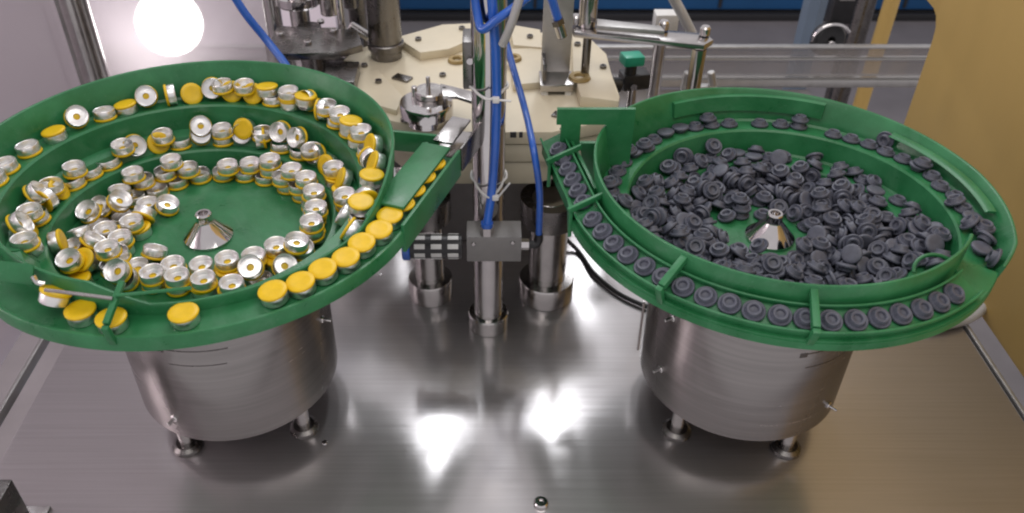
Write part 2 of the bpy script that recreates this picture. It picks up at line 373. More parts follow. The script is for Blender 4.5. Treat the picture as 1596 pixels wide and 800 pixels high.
# ------------------------------------------------------------------ fittings of the bowls
def u_of(B, p):
    a = math.degrees(math.atan2(p.y - B.cy, (p.x - B.cx) * B.mir)); return ((a - 215) / 360) % 1.0
def chute_frame(B):
    u = B.uend; a = R(215 + 360 * u)
    d = Vector((-math.sin(a) * B.mir, math.cos(a), 0)).normalized(); n = Vector((math.cos(a) * B.mir, math.sin(a), 0))
    return B.pt(u, B.Rr(2 + u), B.zd(u)), d, n      # start at inner edge, along, outward
def slab(mb, o, d, n, s0, s1, w0, w1, z0, z1):
    q = [o + d * s0 + n * w0, o + d * s1 + n * w0, o + d * s1 + n * w1, o + d * s0 + n * w1]
    mb.prism([p + Vector((0, 0, z0)) for p in q], (0, 0, z1 - z0))

# left bowl: lip, straight chute with cover, exit box with its guide rods
b = MB(); BL.sweep(b, lambda u: [(BL.Rr(3 + u) - 0.0012, BL.zd(u) - 0.0035), (BL.Rr(3 + u) + 0.0022, BL.zd(u) - 0.008), (BL.Rr(3 + u) + 0.0022, BL.zd(u) + 0.0030), (BL.Rr(3 + u) + 0.0014, BL.zd(u) + 0.0040), (BL.Rr(3 + u) - 0.0006, BL.zd(u) + 0.0040), (BL.Rr(3 + u) - 0.0012, BL.zd(u) + 0.0032)], 0.004, BL.uend, 90)
b.build('track_lip', 'green_plastic', trackL, angle=50)
o, d, n = chute_frame(BL)
b = MB(); slab(b, o, d, n, 0.0005, 0.118, -0.0005, 0.0265, -0.012, 0.0); b.build('chute_floor', 'green_plastic', feedL, bev=0.0006)
b = MB(); slab(b, o, d, n, 0.0005, 0.118, 0.0262, 0.0292, -0.016, 0.0095); b.build('chute_wall', 'green_plastic', feedL, bev=0.0006)
b = MB(); slab(b, o, d, n, 0.0005, 0.118, -0.0036, -0.0006, -0.012, 0.0115); b.build('chute_wall', 'green_plastic', feedL, bev=0.0006)
b = MB(); slab(b, o, d, n, 0.016, 0.112, -0.0034, 0.0222, 0.0118, 0.0145); b.build('chute_cover', 'green_plastic', feedL, bev=0.0007)
q0, q1 = P(606, 205, Y=0.645), P(684, 213, Y=0.668)
b = MB(); b.prism([q0, q1, q1 + Vector((0, 0.004, 0)), q0 + Vector((0, 0.004, 0))], (0, 0, -0.019)); b.build('brace_plate', 'green_plastic', feedL, bev=0.0006)
# exit box
e0, e1 = BL.pt(0.0, BL.Rr(2.02), 0.2505), BL.pt(0.0, BL.Rr(3.0) + 0.006, 0.2505)
tg = (BL.pt(0.01, BL.Rr(2.5), 0) - BL.pt(0.0, BL.Rr(2.5), 0)).normalized()
b = MB(); b.prism([e1 + Vector((0, 0, -0.016)), e1 + tg * 0.006 + Vector((0, 0, -0.017)), e1 + tg * 0.030 + Vector((0, 0, -0.016)), e1 + tg * 0.030 + Vector((0, 0, -0.006)), e1 + tg * 0.004 + Vector((0, 0, 0.012)), e1 + Vector((0, 0, 0.013))], (e1 - e0).normalized() * 0.003)
b.build('end_plate', 'green_plastic', feedL, bev=0.0006)
f0 = P(-20, 404, z=0.279); f1 = P(52, 412, z=0.277); f2 = P(50, 440, z=0.266); f3 = P(-20, 432, z=0.266)
b = MB(); b.prism([f0, f1, f2, f3], (0, 0, -0.003)); b.build('exit_flap', 'green_plastic', feedL, bev=0.0006)
uu = u_of(BL, P(180, 480, z=0.26))
ga, gb = BL.pt(uu, BL.Rr(2 + uu) - 0.004, 0.2675), BL.pt(uu, BL.Rr(3 + uu) + 0.003, 0.2600)
b = MB(); b.box((ga + gb) / 2, (0.0042, (gb - ga).length, 0.004), (gb - ga).to_track_quat('Y', 'Z'), 0.0006)
b.box(gb - Vector((0, 0.0005, 0.009)), (0.0046, 0.0035, 0.018), (gb - ga).to_track_quat('Y', 'Z'), 0.0006)
b.build('bridge_bar', 'green_plastic', feedL)
m0 = (ga + gb) / 2 + Vector((0, 0, 0.0038))
b = MB(); b.tube([P(70, 452, z=0.270), P(120, 458, z=0.2695), m0], 0.0013, 8); b.build('guide_rod', 'steel', feedL)
b = MB(); b.tube([m0 + Vector((0.001, 0.003, 0)), P(240, 455, z=0.269), P(298, 449, z=0.270)], 0.0013, 8); b.build('guide_rod', 'green_plastic', feedL)
b = MB(); b.tube([P(52, 430, z=0.272), P(58, 440, z=0.268), P(70, 443, z=0.266)], 0.0022, 8); b.build('pin', 'chrome', feedL)

# right bowl: U channel with two thin walls, cross bridges, gusset with opening
TILT = R(25); CO = (0.0060, 0.0115)                        # channel floor leans outward
def ch(a, b): return CO[0] + a * math.cos(TILT) + b * math.sin(TILT), CO[1] - a * math.sin(TILT) + b * math.cos(TILT)
CW = 0.0205
SECS = {'channel_floor': [(CO[0], -0.001), (ch(CW, 0)[0], -0.001), ch(CW, 0), ch(0, 0)],
        'inner_rail': [ch(-0.0004, -0.001), ch(0.0014, -0.001), ch(0.0014, 0.0046), ch(0.0010, 0.0050), ch(0.0, 0.0050), ch(-0.0004, 0.0046)],
        'outer_rail': [ch(CW - 0.0012, -0.001), ch(CW + 0.0008, -0.002), ch(CW + 0.0008, 0.0044), ch(CW + 0.0004, 0.0048), ch(CW - 0.0008, 0.0048), ch(CW - 0.0012, 0.0044)]}
for nm, sc_ in SECS.items():
    b = MB(); BR.sweep(b, lambda u: [(BR.Rr(2 + u) + r, BR.zd(u) + z) for r, z in sc_], 0.040, BR.uend, 90); b.build(nm, 'green_plastic', trackR, angle=50)
oR, dR, nR = chute_frame(BR); CL = 0.118
for nm, sc_ in SECS.items():
    b = MB(); b.prism([oR + dR * 0.0004 + nR * r + Vector((0, 0, z - (0.008 if z == -0.001 else 0))) for r, z in sc_], dR * CL); b.build('chute_' + nm.split('_')[1] if 'rail' in nm else 'chute_floor', 'green_plastic', feedR)
ci, co = 0.006, ch(CW, 0)[0]
b = MB(); slab(b, oR, dR, nR, 0.022, 0.112, 0.0010, 0.0040, -0.022, 0.0130); b.build('side_web', 'green_plastic', feedR, bev=0.0005)
for (ax, ay), (bx, by) in (((1263, 452), (1278, 500)), ((1046, 408), (1018, 462))):
    ua = u_of(BR, P((ax + bx) / 2, (ay + by) / 2, z=0.255))
    a_ = BR.pt(ua, BR.Rr(2 + ua) - 0.001, 0.2590); c_ = BR.pt(ua, BR.Rr(2 + ua) + co + 0.0050, 0.2475)
    dd = (c_ - a_); qd = dd.to_track_quat('Y', 'Z')
    b = MB(); b.box((a_ + c_) / 2, (0.0052, dd.length, 0.0060), qd, 0.0007); b.box(c_ - Vector((0, 0, 0.0075)), (0.0052, 0.004, 0.018), qd, 0.0007)
    b.build('channel_bridge', 'green_plastic', feedR)
for s_, ex in ((0.004, 0.012), (0.078, 0.004)):
    a_ = oR + dR * s_ + nR * (ci - 0.006) + Vector((0, 0, 0.0195)); c_ = oR + dR * (s_ - 0.006) + nR * (co + 0.007) + Vector((0, 0, 0.0105)); dd = c_ - a_
    b = MB(); b.box((a_ + c_) / 2, (0.003, dd.length, 0.005), dd.to_track_quat('Y', 'Z'), 0.0006)
    b.build('channel_bridge', 'green_plastic', feedR)
    b = MB(); t0 = c_ + nR * -0.001; b.prism([t0, t0 - Vector((0, 0, 0.026)), t0 - Vector((0, 0, 0.026)) + dR * 0.012 - nR * 0.004, t0 + dR * (ex + 0.012) - nR * 0.004 - Vector((0, 0, 0.004))], nR * -0.003)
    b.build('side_plate', 'green_plastic', feedR, bev=0.0005)
Yg = 0.655; gx0, gx1, gx2, gx3 = P(868, 185, Y=Yg).x, P(905, 200, Y=Yg).x, P(944, 210, Y=Yg).x, P(990, 180, Y=Yg).x
def yz(x0, x1, z0, z1, y=Yg, t=0.004): return [Vector((x0, y, z0)), Vector((x1, y, z0)), Vector((x1, y, z1)), Vector((x0, y, z1))]
gp = MB()
gp.prism(yz(gx0, gx3, 0.2640, 0.2790), (0, 0.004, 0)); gp.prism(yz(gx0 + 0.004, gx1, 0.232, 0.2640), (0, 0.004, 0))
gp.prism(yz(gx2, gx3, 0.222, 0.2640), (0, 0.004, 0)); gp.prism([Vector((gx1, Yg, 0.2455)), Vector((gx2, Yg, 0.2455)), Vector((gx2, Yg, 0.195)), Vector((gx1 + 0.008, Yg, 0.205))], (0, 0.004, 0))
gp.build('gusset_plate', 'green_plastic', feedR)
# wall patches inside the right rim
for u0, u1, z0, z1, off in ((0.585, 0.735, 0.2335, 0.2475, -0.0012), (0.80, 0.93, 0.2395, 0.2412, -0.004)):
    b = MB(); BR.sweep(b, lambda u: [(BR.Rr(2 + u) + off - 0.0022, z0), (BR.Rr(2 + u) + off + 0.004, z0), (BR.Rr(2 + u) + off + 0.006, z1), (BR.Rr(2 + u) + off, z1)], u0, u1, 30)
    b.build('liner_strip', 'green_plastic', bowlR, angle=50)
uh = u_of(BR, P(1475, 425, z=0.24)); hc = BR.pt(uh, BR.Rr(2 + uh) - 0.008, 0.236)
b = MB(); b.tube([hc + Vector((0.016 * math.cos(t), 0.011 * math.sin(t), 0.008 * math.sin(t))) for t in [x * math.pi / 8 for x in range(9)]], 0.0014, 8); b.build('wire_bail', 'green_plastic', feedR)
# drive plate marks on the housings
for B_, h_, aa, zz in ((BL, potL, -88, 0.142), (BR, potR, -62, 0.138)):
    M = Matrix.Translation((B_.cx, B_.cy, 0)); b = MB()
    for z0, z1, a0, a1 in ((zz + 0.006, zz + 0.0072, -20, 16), (zz - 0.010, zz - 0.0092, -16, 14), (zz + 0.003, zz + 0.008, -21, -17)):
        rows = [[(B_.cx + 0.0927 * math.cos(R(aa + lerp(a0, a1, i / 12))), B_.cy + 0.0927 * math.sin(R(aa + lerp(a0, a1, i / 12))), z) for z in (z0, z1)] for i in range(13)]
        b.add([p for r_ in rows for p in r_], [(2 * i, 2 * i + 2, 2 * i + 3, 2 * i + 1) for i in range(12)])
    b.build('etched_mark', 'dark_steel', h_)

# ------------------------------------------------------------------ guards, rail and what stands behind
def yzp(x, pts, t): return [Vector((x, y, z)) for y, z in pts], Vector((t, 0, 0))
prof = [(0.20, -0.004), (0.991, -0.004), (0.991, 0.195), (0.9935, 0.210), (1.001, 0.221), (1.012, 0.2265), (1.040, 0.229), (1.040, 0.80), (0.20, 0.80)]
b = MB(); b.prism(*yzp(0.551, prof, 0.004)); kp = b.build('paper_faced_guard', 'kraft_paper', bev=0.0008)
tag(kp, 'golden brown paper-faced guard panel with a rounded notch, beside the right bowl', 'guard panel')
prof = [(0.20, -0.004), (0.965, -0.004), (0.965, 0.80), (0.20, 0.80)]
b = MB(); b.prism(*yzp(-0.508, prof, 0.004)); gl = b.build('acrylic_pane', 'glare_acrylic')
tag(gl, 'hazy clear acrylic guard pane left of the table', 'guard pane')
for x, lab in ((-0.474, 'thin bright metal sill along the left edge of the table'), (0.524, 'thin bright metal sill along the right edge of the table')):
    o_ = MB().box((x, 0.72, -0.004), (0.004, 0.96, 0.012), bev=0.001).build('edge_sill', 'matte_aluminium'); tag(o_, lab, 'sill')
def post(name, label, cat, px, py, Y, r, z0, z1, m='steel', n=28):
    p = P(px, py, Y=Y); t = thing(name, label, cat)
    b = MB(); b.cyl((p.x, p.y, z0), (p.x, p.y, z1), r, n, bev=0.001); b.build('shaft', m, t)
    b = MB(); b.lathe([(r + 0.0003, z0 + 0.02), (r * 1.7, z0 + 0.019), (r * 1.8, z0 + 0.017), (r * 1.8, z0 + 0.0005), (r + 0.0003, z0 + 0.0005)], n, Matrix.Translation((p.x, p.y, 0))); b.build('collar', m, t)
    return t
guard_post = post('guard_post', 'round stainless corner post behind the left bowl', 'post', 127, 55, 0.985, 0.0185, 0.0, 0.85)
# back rail of the table
y0 = TY1 + 0.003; rl = thing('back_rail', 'long clear acrylic rail with bright edges along the back of the table', 'rail')
MB().box((0.13, y0 + 0.012, 0.0070), (1.5, 0.024, 0.0130), bev=0.001).build('base_strip', 'matte_aluminium', rl)
MB().box((0.13, y0 + 0.012, 0.0294), (1.5, 0.006, 0.0315)).build('acrylic_strip', 'clear_acrylic', rl)
MB().box((0.13, y0 + 0.010, 0.0470), (1.5, 0.012, 0.0034), bev=0.0008).build('edge_strip', 'matte_aluminium', rl)
MB().box((0.13, y0 + 0.012, 0.0570), (1.5, 0.006, 0.0164)).build('acrylic_strip', 'clear_acrylic', rl)
MB().box((0.13, y0 + 0.010, 0.0668), (1.5, 0.012, 0.0030), bev=0.0008).build('edge_strip', 'matte_aluminium', rl)
b = MB(); b.box((-0.4575, 1.112, 0.30), (0.325, 0.003, 0.598)); bp_ = b.build('acrylic_pane', 'glow_acrylic'); tag(bp_, 'hazy acrylic pane in front of the bright lamp, right of the corner post', 'guard pane')  # pane added only to give the stand-in lamp a soft halo
# floor, blue cabinet, and a pale board whose lilac stands in for glare
fl = MB().box((0, 2.4, -0.76), (9, 6.0, 0.02)).build('floor', 'grey_floor'); tag(fl, None, kind='structure')
cab = thing('machine_cabinet', 'dark blue painted machine cabinet far behind the table', 'cabinet')
MB().box((0.85, 3.65, -0.05), (2.6, 0.6, 1.32), bev=0.006).build('body', 'blue_paint', cab)
MB().box((0.85, 3.345, -0.735), (2.62, 0.04, 0.03), bev=0.004).build('plinth', 'black_plastic', cab)
for x in (0.2, 0.95, 1.7): MB().box((x, 3.346, -0.05), (0.012, 0.008, 1.30)).build('door_seam', 'black_plastic', cab)
pnl = MB().box((-1.62, 2.25, -0.15), (2.42, 0.03, 1.18), bev=0.004).build('glare_board', 'glare_lilac'); tag(pnl, 'added pale lilac-grey board standing in for glare at the upper left', 'panel')
# blue-grey frame beside and below the table on the left
fr = thing('chassis_beam', 'blue-grey painted frame member showing in the gap left of the table', 'beam')
MB().box((-0.462, 0.80, -0.10), (0.024, 0.9, 0.10), bev=0.003).build('side_member', 'blue_grey_paint', fr)
MB().box((-0.462, 0.60, -0.043), (0.022, 0.035, 0.010), bev=0.002).build('bracket', 'black_plastic', fr)
MB().box((-0.462, 0.545, -0.043), (0.022, 0.030, 0.010), bev=0.002).build('bracket', 'black_plastic', fr)
c = P(8, 760, z=0.02)
cp = thing('corner_post', 'dark steel corner post at the front left of the table', 'post')
q = [P(-60, 700, z=0.05), P(-1, 712, z=0.05), P(38, 784, z=0.004), P(-60, 790, z=0.004)]
b = MB(); b.box((-0.418, 0.425, 0.025), (0.05, 0.035, 0.05), bev=0.002); b.build('upright', 'dark_steel', cp)
b = MB(); b.box((-0.415, 0.428, 0.0015), (0.072, 0.044, 0.003), bev=0.001); b.build('foot_plate', 'steel', cp)

# made-up lamp on a stem, standing in for a reflected glare
lp = P(264, 36, Y=1.20); ld = (cam.location - lp).normalized(); M = Matrix.Translation(lp) @ ld.to_track_quat('Z', 'Y').to_matrix().to_4x4()
lamp = thing('glare_lamp', 'round white stand-in lamp for the reflected glare at the upper left behind the bowl', 'lamp')
b = MB(); b.lathe([(0.046, -0.003), (0.045, 0.003), (0.040, 0.010), (0.027, 0.016), (0.013, 0.019), (0.0, 0.0198)], 40, M); b.build('diffuser', 'glare_glass', lamp)
b = MB(); b.lathe([(0.0, -0.05), (0.024, -0.05), (0.043, -0.025), (0.0485, -0.006), (0.0485, 0.0), (0.0465, 0.0), (0.0462, -0.006), (0.0, -0.010)], 40, M); b.build('housing', 'white_nylon', lamp)
b = MB(); b.cyl(lp + Vector((0, 0.035, -0.03)), (lp.x, lp.y + 0.035, 0.012), 0.008, 16); b.build('stem', 'steel', lamp)
b = MB(); b.cyl((lp.x, lp.y + 0.005, 0.0005), (lp.x, lp.y + 0.005, 0.012), 0.035, 32, bev=0.003); b.build('foot', 'dark_steel', lamp)

# right background bits
t = post('tan_pole', 'tan painted pole in the upper right behind the rail', 'pole', 1379, 38, 1.52, 0.014, -0.75, 0.55, 'kraft_paper')
t = post('frame_post', 'pale blue-grey square-edged post left of the black caster', 'post', 1262, 40, 1.60, 0.024, -0.75, 0.55, 'blue_grey_paint', 8)
t = post('frame_post', 'dull grey post between the black caster and the tan pole', 'post', 1338, 30, 1.62, 0.024, -0.75, 0.55, 'dark_steel', 16)
cs = thing('caster', 'black caster wheel with bright fork rim in the upper right', 'caster')
w0 = P(1290, 62, Y=1.42)
b = MB(); b.lathe([(0.008, -0.012), (0.026, -0.012), (0.030, -0.008), (0.030, 0.008), (0.026, 0.012), (0.008, 0.012), (0.008, -0.012)], 32, Matrix.Translation(w0) @ Euler((R(80), 0, R(12))).to_matrix().to_4x4()); b.build('wheel', 'black_plastic', cs)
b = MB(); b.tube([w0 + Vector((0.034 * math.cos(a), -0.014, 0.034 * math.sin(a))) for a in [R(x) for x in range(35, 176, 14)]], 0.003, 8); b.build('fork_rim', 'chrome', cs)
b = MB(); b.cyl(w0 + Vector((0, -0.022, 0)), w0 + Vector((0, 0.02, 0)), 0.006, 14, bev=0.001); b.build('axle', 'chrome', cs)
b = MB(); b.box(w0 + Vector((0.012, 0.01, 0.060)), (0.038, 0.03, 0.06), bev=0.003); b.build('mount', 'black_plastic', cs)
b = MB(); b.box(w0 + Vector((0.012, -0.008, 0.078)), (0.026, 0.004, 0.008), bev=0.001); b.build('plate', 'matte_aluminium', cs)

# ------------------------------------------------------------------ cream turntable deck on steel pillars
ZT = 0.213
deck = thing('turntable_deck', 'cream plastic capping deck of stacked slabs on steel pillars behind the feeders', 'machine deck')
out_px = [(517, 112), (552, 78), (612, 60), (690, 45), (735, 38), (830, 48), (905, 62), (945, 92), (966, 150), (960, 186), (860, 206), (690, 206), (600, 186), (540, 150)]
poly = [P(x, y, z=ZT) for x, y in out_px]
b = MB(); b.prism(poly, (0, 0, -0.014)); up_ = b.build('top_slab', 'cream_nylon', deck, bev=0.0012)
cen = sum(poly, Vector()) / len(poly)
b = MB(); b.prism([cen + (p - cen) * 0.985 + Vector((0, 0, -0.0155)) for p in poly], (0, 0, -0.020)); b.build('middle_slab', 'cream_nylon', deck, bev=0.001)
b = MB(); b.prism([cen + Vector(((p.x - cen.x) * 0.80, (p.y - cen.y) * 0.97, -0.0372)) for p in poly], (0, 0, -0.026)); b.build('lower_slab', 'cream_nylon', deck, bev=0.001)
b = MB(); b.box((cen.x, cen.y + 0.01, 0.1405), (0.21, 0.17, 0.012), bev=0.001); b.build('base_plate', 'dark_steel', deck)
for px, py, w in ((765, 209, 10), (777, 209, 6), (800, 209, 10), (812, 209, 6), (732, 209, 8), (742, 209, 6)):
    p = P(px, py, Y=min(q.y for q in poly)); MB().box(p + Vector((0, 0.0022, -0.001)), (w * 0.0006, 0.005, 0.006)).build('slot', 'black_plastic', deck)
# raised guide blocks on the slab
def block(px, z0, z1, name='guide_block', m='cream_nylon'):
    b = MB(); b.prism([P(x, y, z=z1) for x, y in px], (0, 0, z0 - z1)); return b.build(name, m, deck, bev=0.001)
block([(892, 52), (918, 58), (945, 84), (965, 158), (905, 150), (893, 110)], ZT, ZT + 0.012)
block([(618, 58), (690, 38), (738, 36), (738, 60), (700, 76), (655, 82)], ZT, ZT + 0.010)
block([(795, 38), (842, 46), (845, 74), (800, 70)], ZT, ZT + 0.010)
block([(545, 120), (588, 108), (628, 150), (618, 172), (575, 160)], ZT, ZT + 0.006)
block([(794, 76), (845, 74), (846, 128), (800, 132)], ZT, ZT + 0.008)
ZB = ZT + 0.012
for i, (px, py, r) in enumerate(((712, 95, 0.0105), (800, 92, 0.0095), (903, 122, 0.012))):
    p = P(px, py, z=ZT + (0.0125 if i == 2 else 0.0085 if i == 1 else 0.0005)); b = MB(); b.lathe([(r * 0.45, 0.0), (r * 0.5, 0.003), (r * 0.9, 0.003), (r, 0.0)], 24, Matrix.Translation(p)); b.build('bushing', 'brass_bush', deck)
for px, py, zz in ((652, 62, ZT + 0.010), (568, 103, ZT), (940, 105, ZB), (900, 70, ZB), (720, 45, ZT + 0.010), (607, 155, ZT), (890, 190, ZT), (690, 118, ZT), (630, 188, ZT), (826, 58, ZT + 0.010), (590, 128, ZT + 0.006)):
    p = P(px, py, z=zz + 0.0005); b = MB(); b.lathe([(0.0, 0.0012), (0.0017, 0.0012), (0.002, 0.0026), (0.0036, 0.0026), (0.0038, 0.0)], 14, Matrix.Translation(p)); b.build('cap_screw', 'dark_steel', deck)
for px, py, rr in ((672, 458, 0.0165), (850, 458, 0.0205)):
    p = P(px, py, z=0.0); b = MB(); b.cyl((p.x, p.y, 0.0005), (p.x, p.y, 0.134), rr, 36, bev=0.001); g = b.build('pillar', 'steel', deck)
    b = MB(); b.lathe([(rr + 0.0003, 0.0265), (rr * 1.45, 0.026), (rr * 1.5, 0.0245), (rr * 1.5, 0.0006), (rr + 0.0003, 0.0006)], 36, Matrix.Translation((p.x, p.y, 0))); b.build('pillar_base', 'steel', g)
    b = MB(); b.lathe([(rr + 0.0003, 0.105), (rr * 1.5, 0.105), (rr * 1.55, 0.107), (rr * 1.55, 0.1338), (rr + 0.0003, 0.1338)], 36, Matrix.Translation((p.x, p.y, 0))); b.build('pillar_head', 'dark_steel', g)
for x in (-0.10, 0.10):
    b = MB(); b.cyl((x, cen.y + 0.06, 0.0005), (x, cen.y + 0.06, 0.134), 0.016, 28); b.build('pillar', 'steel', deck)
b = MB(); b.box((0.0, cen.y + 0.03, 0.067), (0.15, 0.12, 0.133), bev=0.002); b.build('gearbox', 'anodised', deck)

# capping head hanging over the deck
def vtool(name, label, cat, px, py, Y, secs):
    p = P(px, py, Y=Y); t = thing(name, label, cat)
    for nm, m, prof in secs:
        b = MB(); b.lathe([(r, z) for r, z in prof], 36, Matrix.Translation(p)); b.build(nm, m, t)
    return t
vtool('capping_head', 'dark polished cylindrical capping head above the cream deck', 'capping head', 603, 92, 0.905, [
    ('nose', 'dark_steel', [(0.0, 0.0), (0.0170, 0.0), (0.0178, 0.001), (0.0178, 0.013), (0.0, 0.013)]),
    ('collar', 'dark_steel', [(0.0, 0.0132), (0.0195, 0.0132), (0.0205, 0.0145), (0.0205, 0.021), (0.0195, 0.0222), (0.0, 0.0222)]),
    ('barrel', 'dark_steel', [(0.0, 0.0224), (0.0183, 0.0224), (0.0188, 0.024), (0.0188, 0.30), (0.0, 0.30)])])
for px, py in ((577, 40), (628, 40)):
    pass
for px, py, w_, d_ in ((627, 122, 0.020, 0.012), (872, 180, 0.014, 0.010)):
    MB().box(P(px, py, z=ZT + 0.001), (w_, d_, 0.003), Euler((0, 0, -0.5)), 0.0006).build('insert', 'dark_steel', deck)
# chrome hub and its arm
hub = thing('chrome_hub', 'chrome spool hub with knurled top on the cream deck beside the left chute', 'hub')
p = P(664, 158, z=0.236); M = Matrix.Translation((p.x, p.y, 0))
MB().lathe([(0.0, ZT + 0.0005), (0.020, ZT + 0.0005), (0.020, 0.222), (0.024, 0.2225), (0.0265, 0.2235), (0.0265, 0.2345), (0.0255, 0.236), (0.0, 0.236)], 48, M).build('spool', 'chrome', hub)
MB().lathe([(0.0, 0.2362), (0.0145, 0.2362), (0.0152, 0.237), (0.0152, 0.2418), (0.014, 0.2430), (0.0, 0.2430)], 18, Matrix.Translation((p.x + 0.003, p.y + 0.012, 0))).build('knurled_ring', 'steel', hub)
MB().cyl((p.x + 0.002, p.y + 0.012, 0.243), (p.x + 0.002, p.y + 0.012, 0.256), 0.0022, 12).build('stud', 'steel', hub)
for dx, dy in ((-0.012, 0.012), (0.018, 0.010)): MB().cyl((p.x + dx, p.y + dy, 0.2362), (p.x + dx, p.y + dy, 0.246), 0.003, 12, bev=0.0006).build('pin', 'chrome', hub)
arm = thing('swing_arm', 'short steel arm from the chrome hub towards the centre post', 'arm')
a0, a1 = P(690, 140, z=0.2425), P(748, 150, z=0.2425)
MB().prism([P(686, 130, z=0.246), P(736, 142, z=0.246), P(742, 150, z=0.246), P(736, 158, z=0.246), P(712, 150, z=0.246), P(690, 150, z=0.246)], (0, 0, -0.0035)).build('blade', 'steel', arm, bev=0.0006)
ext = thing('chute_extension', 'narrow steel track continuing the left green chute', 'chute')
oL, dL, nL = chute_frame(BL)
b = MB(); slab(b, oL, dL, nL, 0.1185, 0.165, 0.002, 0.028, -0.010, 0.0); b.build('track', 'steel', ext, bev=0.0006)
b = MB(); slab(b, oL, dL, nL, 0.1185, 0.165, 0.0282, 0.0305, -0.012, 0.011); b.build('side_wall', 'dark_steel', ext, bev=0.0006)
b = MB(); slab(b, oL, dL, nL, 0.1195, 0.164, 0.003, 0.021, 0.0118, 0.0140); b.build('cover', 'steel', ext, bev=0.0006)

# station left of the capping head
st = thing('crimping_station', 'cluster of dark steel shafts and plates behind the left bowl', 'mechanism')
def vc(px, py, Y, r, z0, z1, nm, m, root):
    p = P(px, py, Y=Y); return MB().cyl((p.x, p.y, z0), (p.x, p.y, z1), r, 28, bev=0.0008).build(nm, m, root)
vc(468, 30, 0.97, 0.0115, 0.20, 0.345, 'shaft', 'steel', st)
p = P(466, 6, Y=0.97); MB().lathe([(0.0, 0.0), (0.024, 0.0), (0.027, 0.003), (0.027, 0.012), (0.0, 0.012)], 36, Matrix.Translation(p)).build('flange', 'chrome', st)
p = P(487, 85, Y=0.93); MB().cyl((p.x, p.y, 0.07), (p.x, p.y, 0.238), 0.014, 28).build('shaft', 'dark_steel', st)
b = MB(); b.prism([P(420, 66, z=0.245), P(432, 40, z=0.245), P(556, 46, z=0.245), P(565, 70, z=0.245), P(520, 82, z=0.245), P(440, 84, z=0.245)], (0, 0, -0.008)); b.build('plate', 'dark_steel', st, bev=0.0008)
b = MB(); b.prism([P(508, 94, z=0.232), P(560, 96, z=0.232), P(552, 128, z=0.232), P(505, 126, z=0.232)], (0, 0, -0.018)); b.build('bracket', 'dark_steel', st, bev=0.0008)
vc(535, 60, 0.91, 0.0042, 0.21, 0.42, 'rod', 'chrome', st); vc(514, 20, 0.95, 0.0105, 0.245, 0.42, 'cylinder', 'steel', st); vc(548, 16, 0.97, 0.0085, 0.245, 0.42, 'cylinder', 'dark_steel', st)
for px, py in ((437, 55), (480, 68), (500, 36), (520, 50)):
    p = P(px, py, z=0.2455); MB().lathe([(0.0, 0.004), (0.003, 0.004), (0.0042, 0.003), (0.0042, 0.0)], 14, Matrix.Translation(p)).build('bolt', 'chrome', st)
vc(560, 40, 1.00, 0.012, 0.0, 0.42, 'cylinder', 'dark_steel', st); vc(428, 40, 0.99, 0.010, 0.0, 0.42, 'shaft', 'steel', st)
MB().box(P(530, 84, Y=0.955), (0.055, 0.03, 0.055), bev=0.002).build('guide_block', 'dark_steel', st)
MB().cyl(P(545, 40, Y=0.93), P(575, 58, Y=0.93), 0.006, 14, bev=0.001).build('link_pin', 'steel', st)
p = P(440, 100, Y=0.95); MB().box(p, (0.03, 0.02, 0.06), bev=0.002).build('bearing_block', 'steel', st)

# flat bracket right of the centre post
fb = thing('flat_bracket', 'tall flat steel bracket with forked foot right of the centre post', 'bracket')
p0 = P(845, 100, Y=0.84); p1 = P(893, 100, Y=0.84); xa, xb = P(845, 60, Y=0.84).x, P(891, 60, Y=0.84).x
MB().box(((xa + xb) / 2, 0.84, 0.346), (xb - xa, 0.004, 0.248), bev=0.0008).build('plate', 'matte_aluminium', fb)
zc = P(865, 128, Y=0.83).z
MB().box(((xa + xb) / 2, 0.824, zc + 0.004), (xb - xa + 0.004, 0.034, 0.008), bev=0.001).build('shelf', 'steel', fb)
for dx in (-0.4, 0.4): MB().box(((xa + xb) / 2 + dx * (xb - xa), 0.816, zc - 0.014), (0.007, 0.014, 0.027), bev=0.0012).build('prong', 'white_nylon', fb)
MB().box((xa + 0.002, 0.826, zc + 0.018), (0.004, 0.03, 0.022), bev=0.0008).build('cheek', 'dark_steel', fb)
# lever linkage on the right
lk = thing('lever_linkage', 'long pale flat lever bar on pivots at the upper right of the deck', 'linkage')
zl = 0.275
b = MB(); b.prism([P(892, 44, z=zl), P(905, 36, z=zl), P(1100, 52, z=zl), P(1112, 62, z=zl), P(1098, 70, z=zl), P(895, 50, z=zl)], (0, 0, -0.006)); b.build('lever_bar', 'steel', lk, bev=0.0008)
b = MB(); b.prism([P(930, 29, z=zl + 0.010), P(1030, 40, z=zl + 0.010), P(1036, 48, z=zl + 0.010), P(930, 40, z=zl + 0.010)], (0, 0, -0.005)); b.build('upper_link', 'matte_aluminium', lk, bev=0.0008)
for px, py in ((1034, 45), (1098, 54), (897, 36)):
    p = P(px, py, z=zl + 0.001); MB().lathe([(0.0, 0.009), (0.004, 0.009), (0.0055, 0.007), (0.0055, 0.0)], 16, Matrix.Translation(p)).build('pivot', 'chrome', lk)
p = P(1092, 66, z=zl); MB().cyl((p.x, p.y, 0.0), (p.x, p.y, zl - 0.0065), 0.0075, 20).build('leg', 'steel', lk)
p = P(915, 40, z=zl); MB().cyl((p.x, p.y, zl + 0.0005), (p.x, p.y, 0.45), 0.0095, 20).build('rod', 'steel', lk); MB().cyl((p.x, p.y - 0.012, 0.2255), (p.x, p.y - 0.012, zl - 0.0065), 0.0045, 16).build('pin', 'dark_steel', lk)
vb = thing('white_block', 'small white nylon block on a grey rod behind the lever bar', 'block')
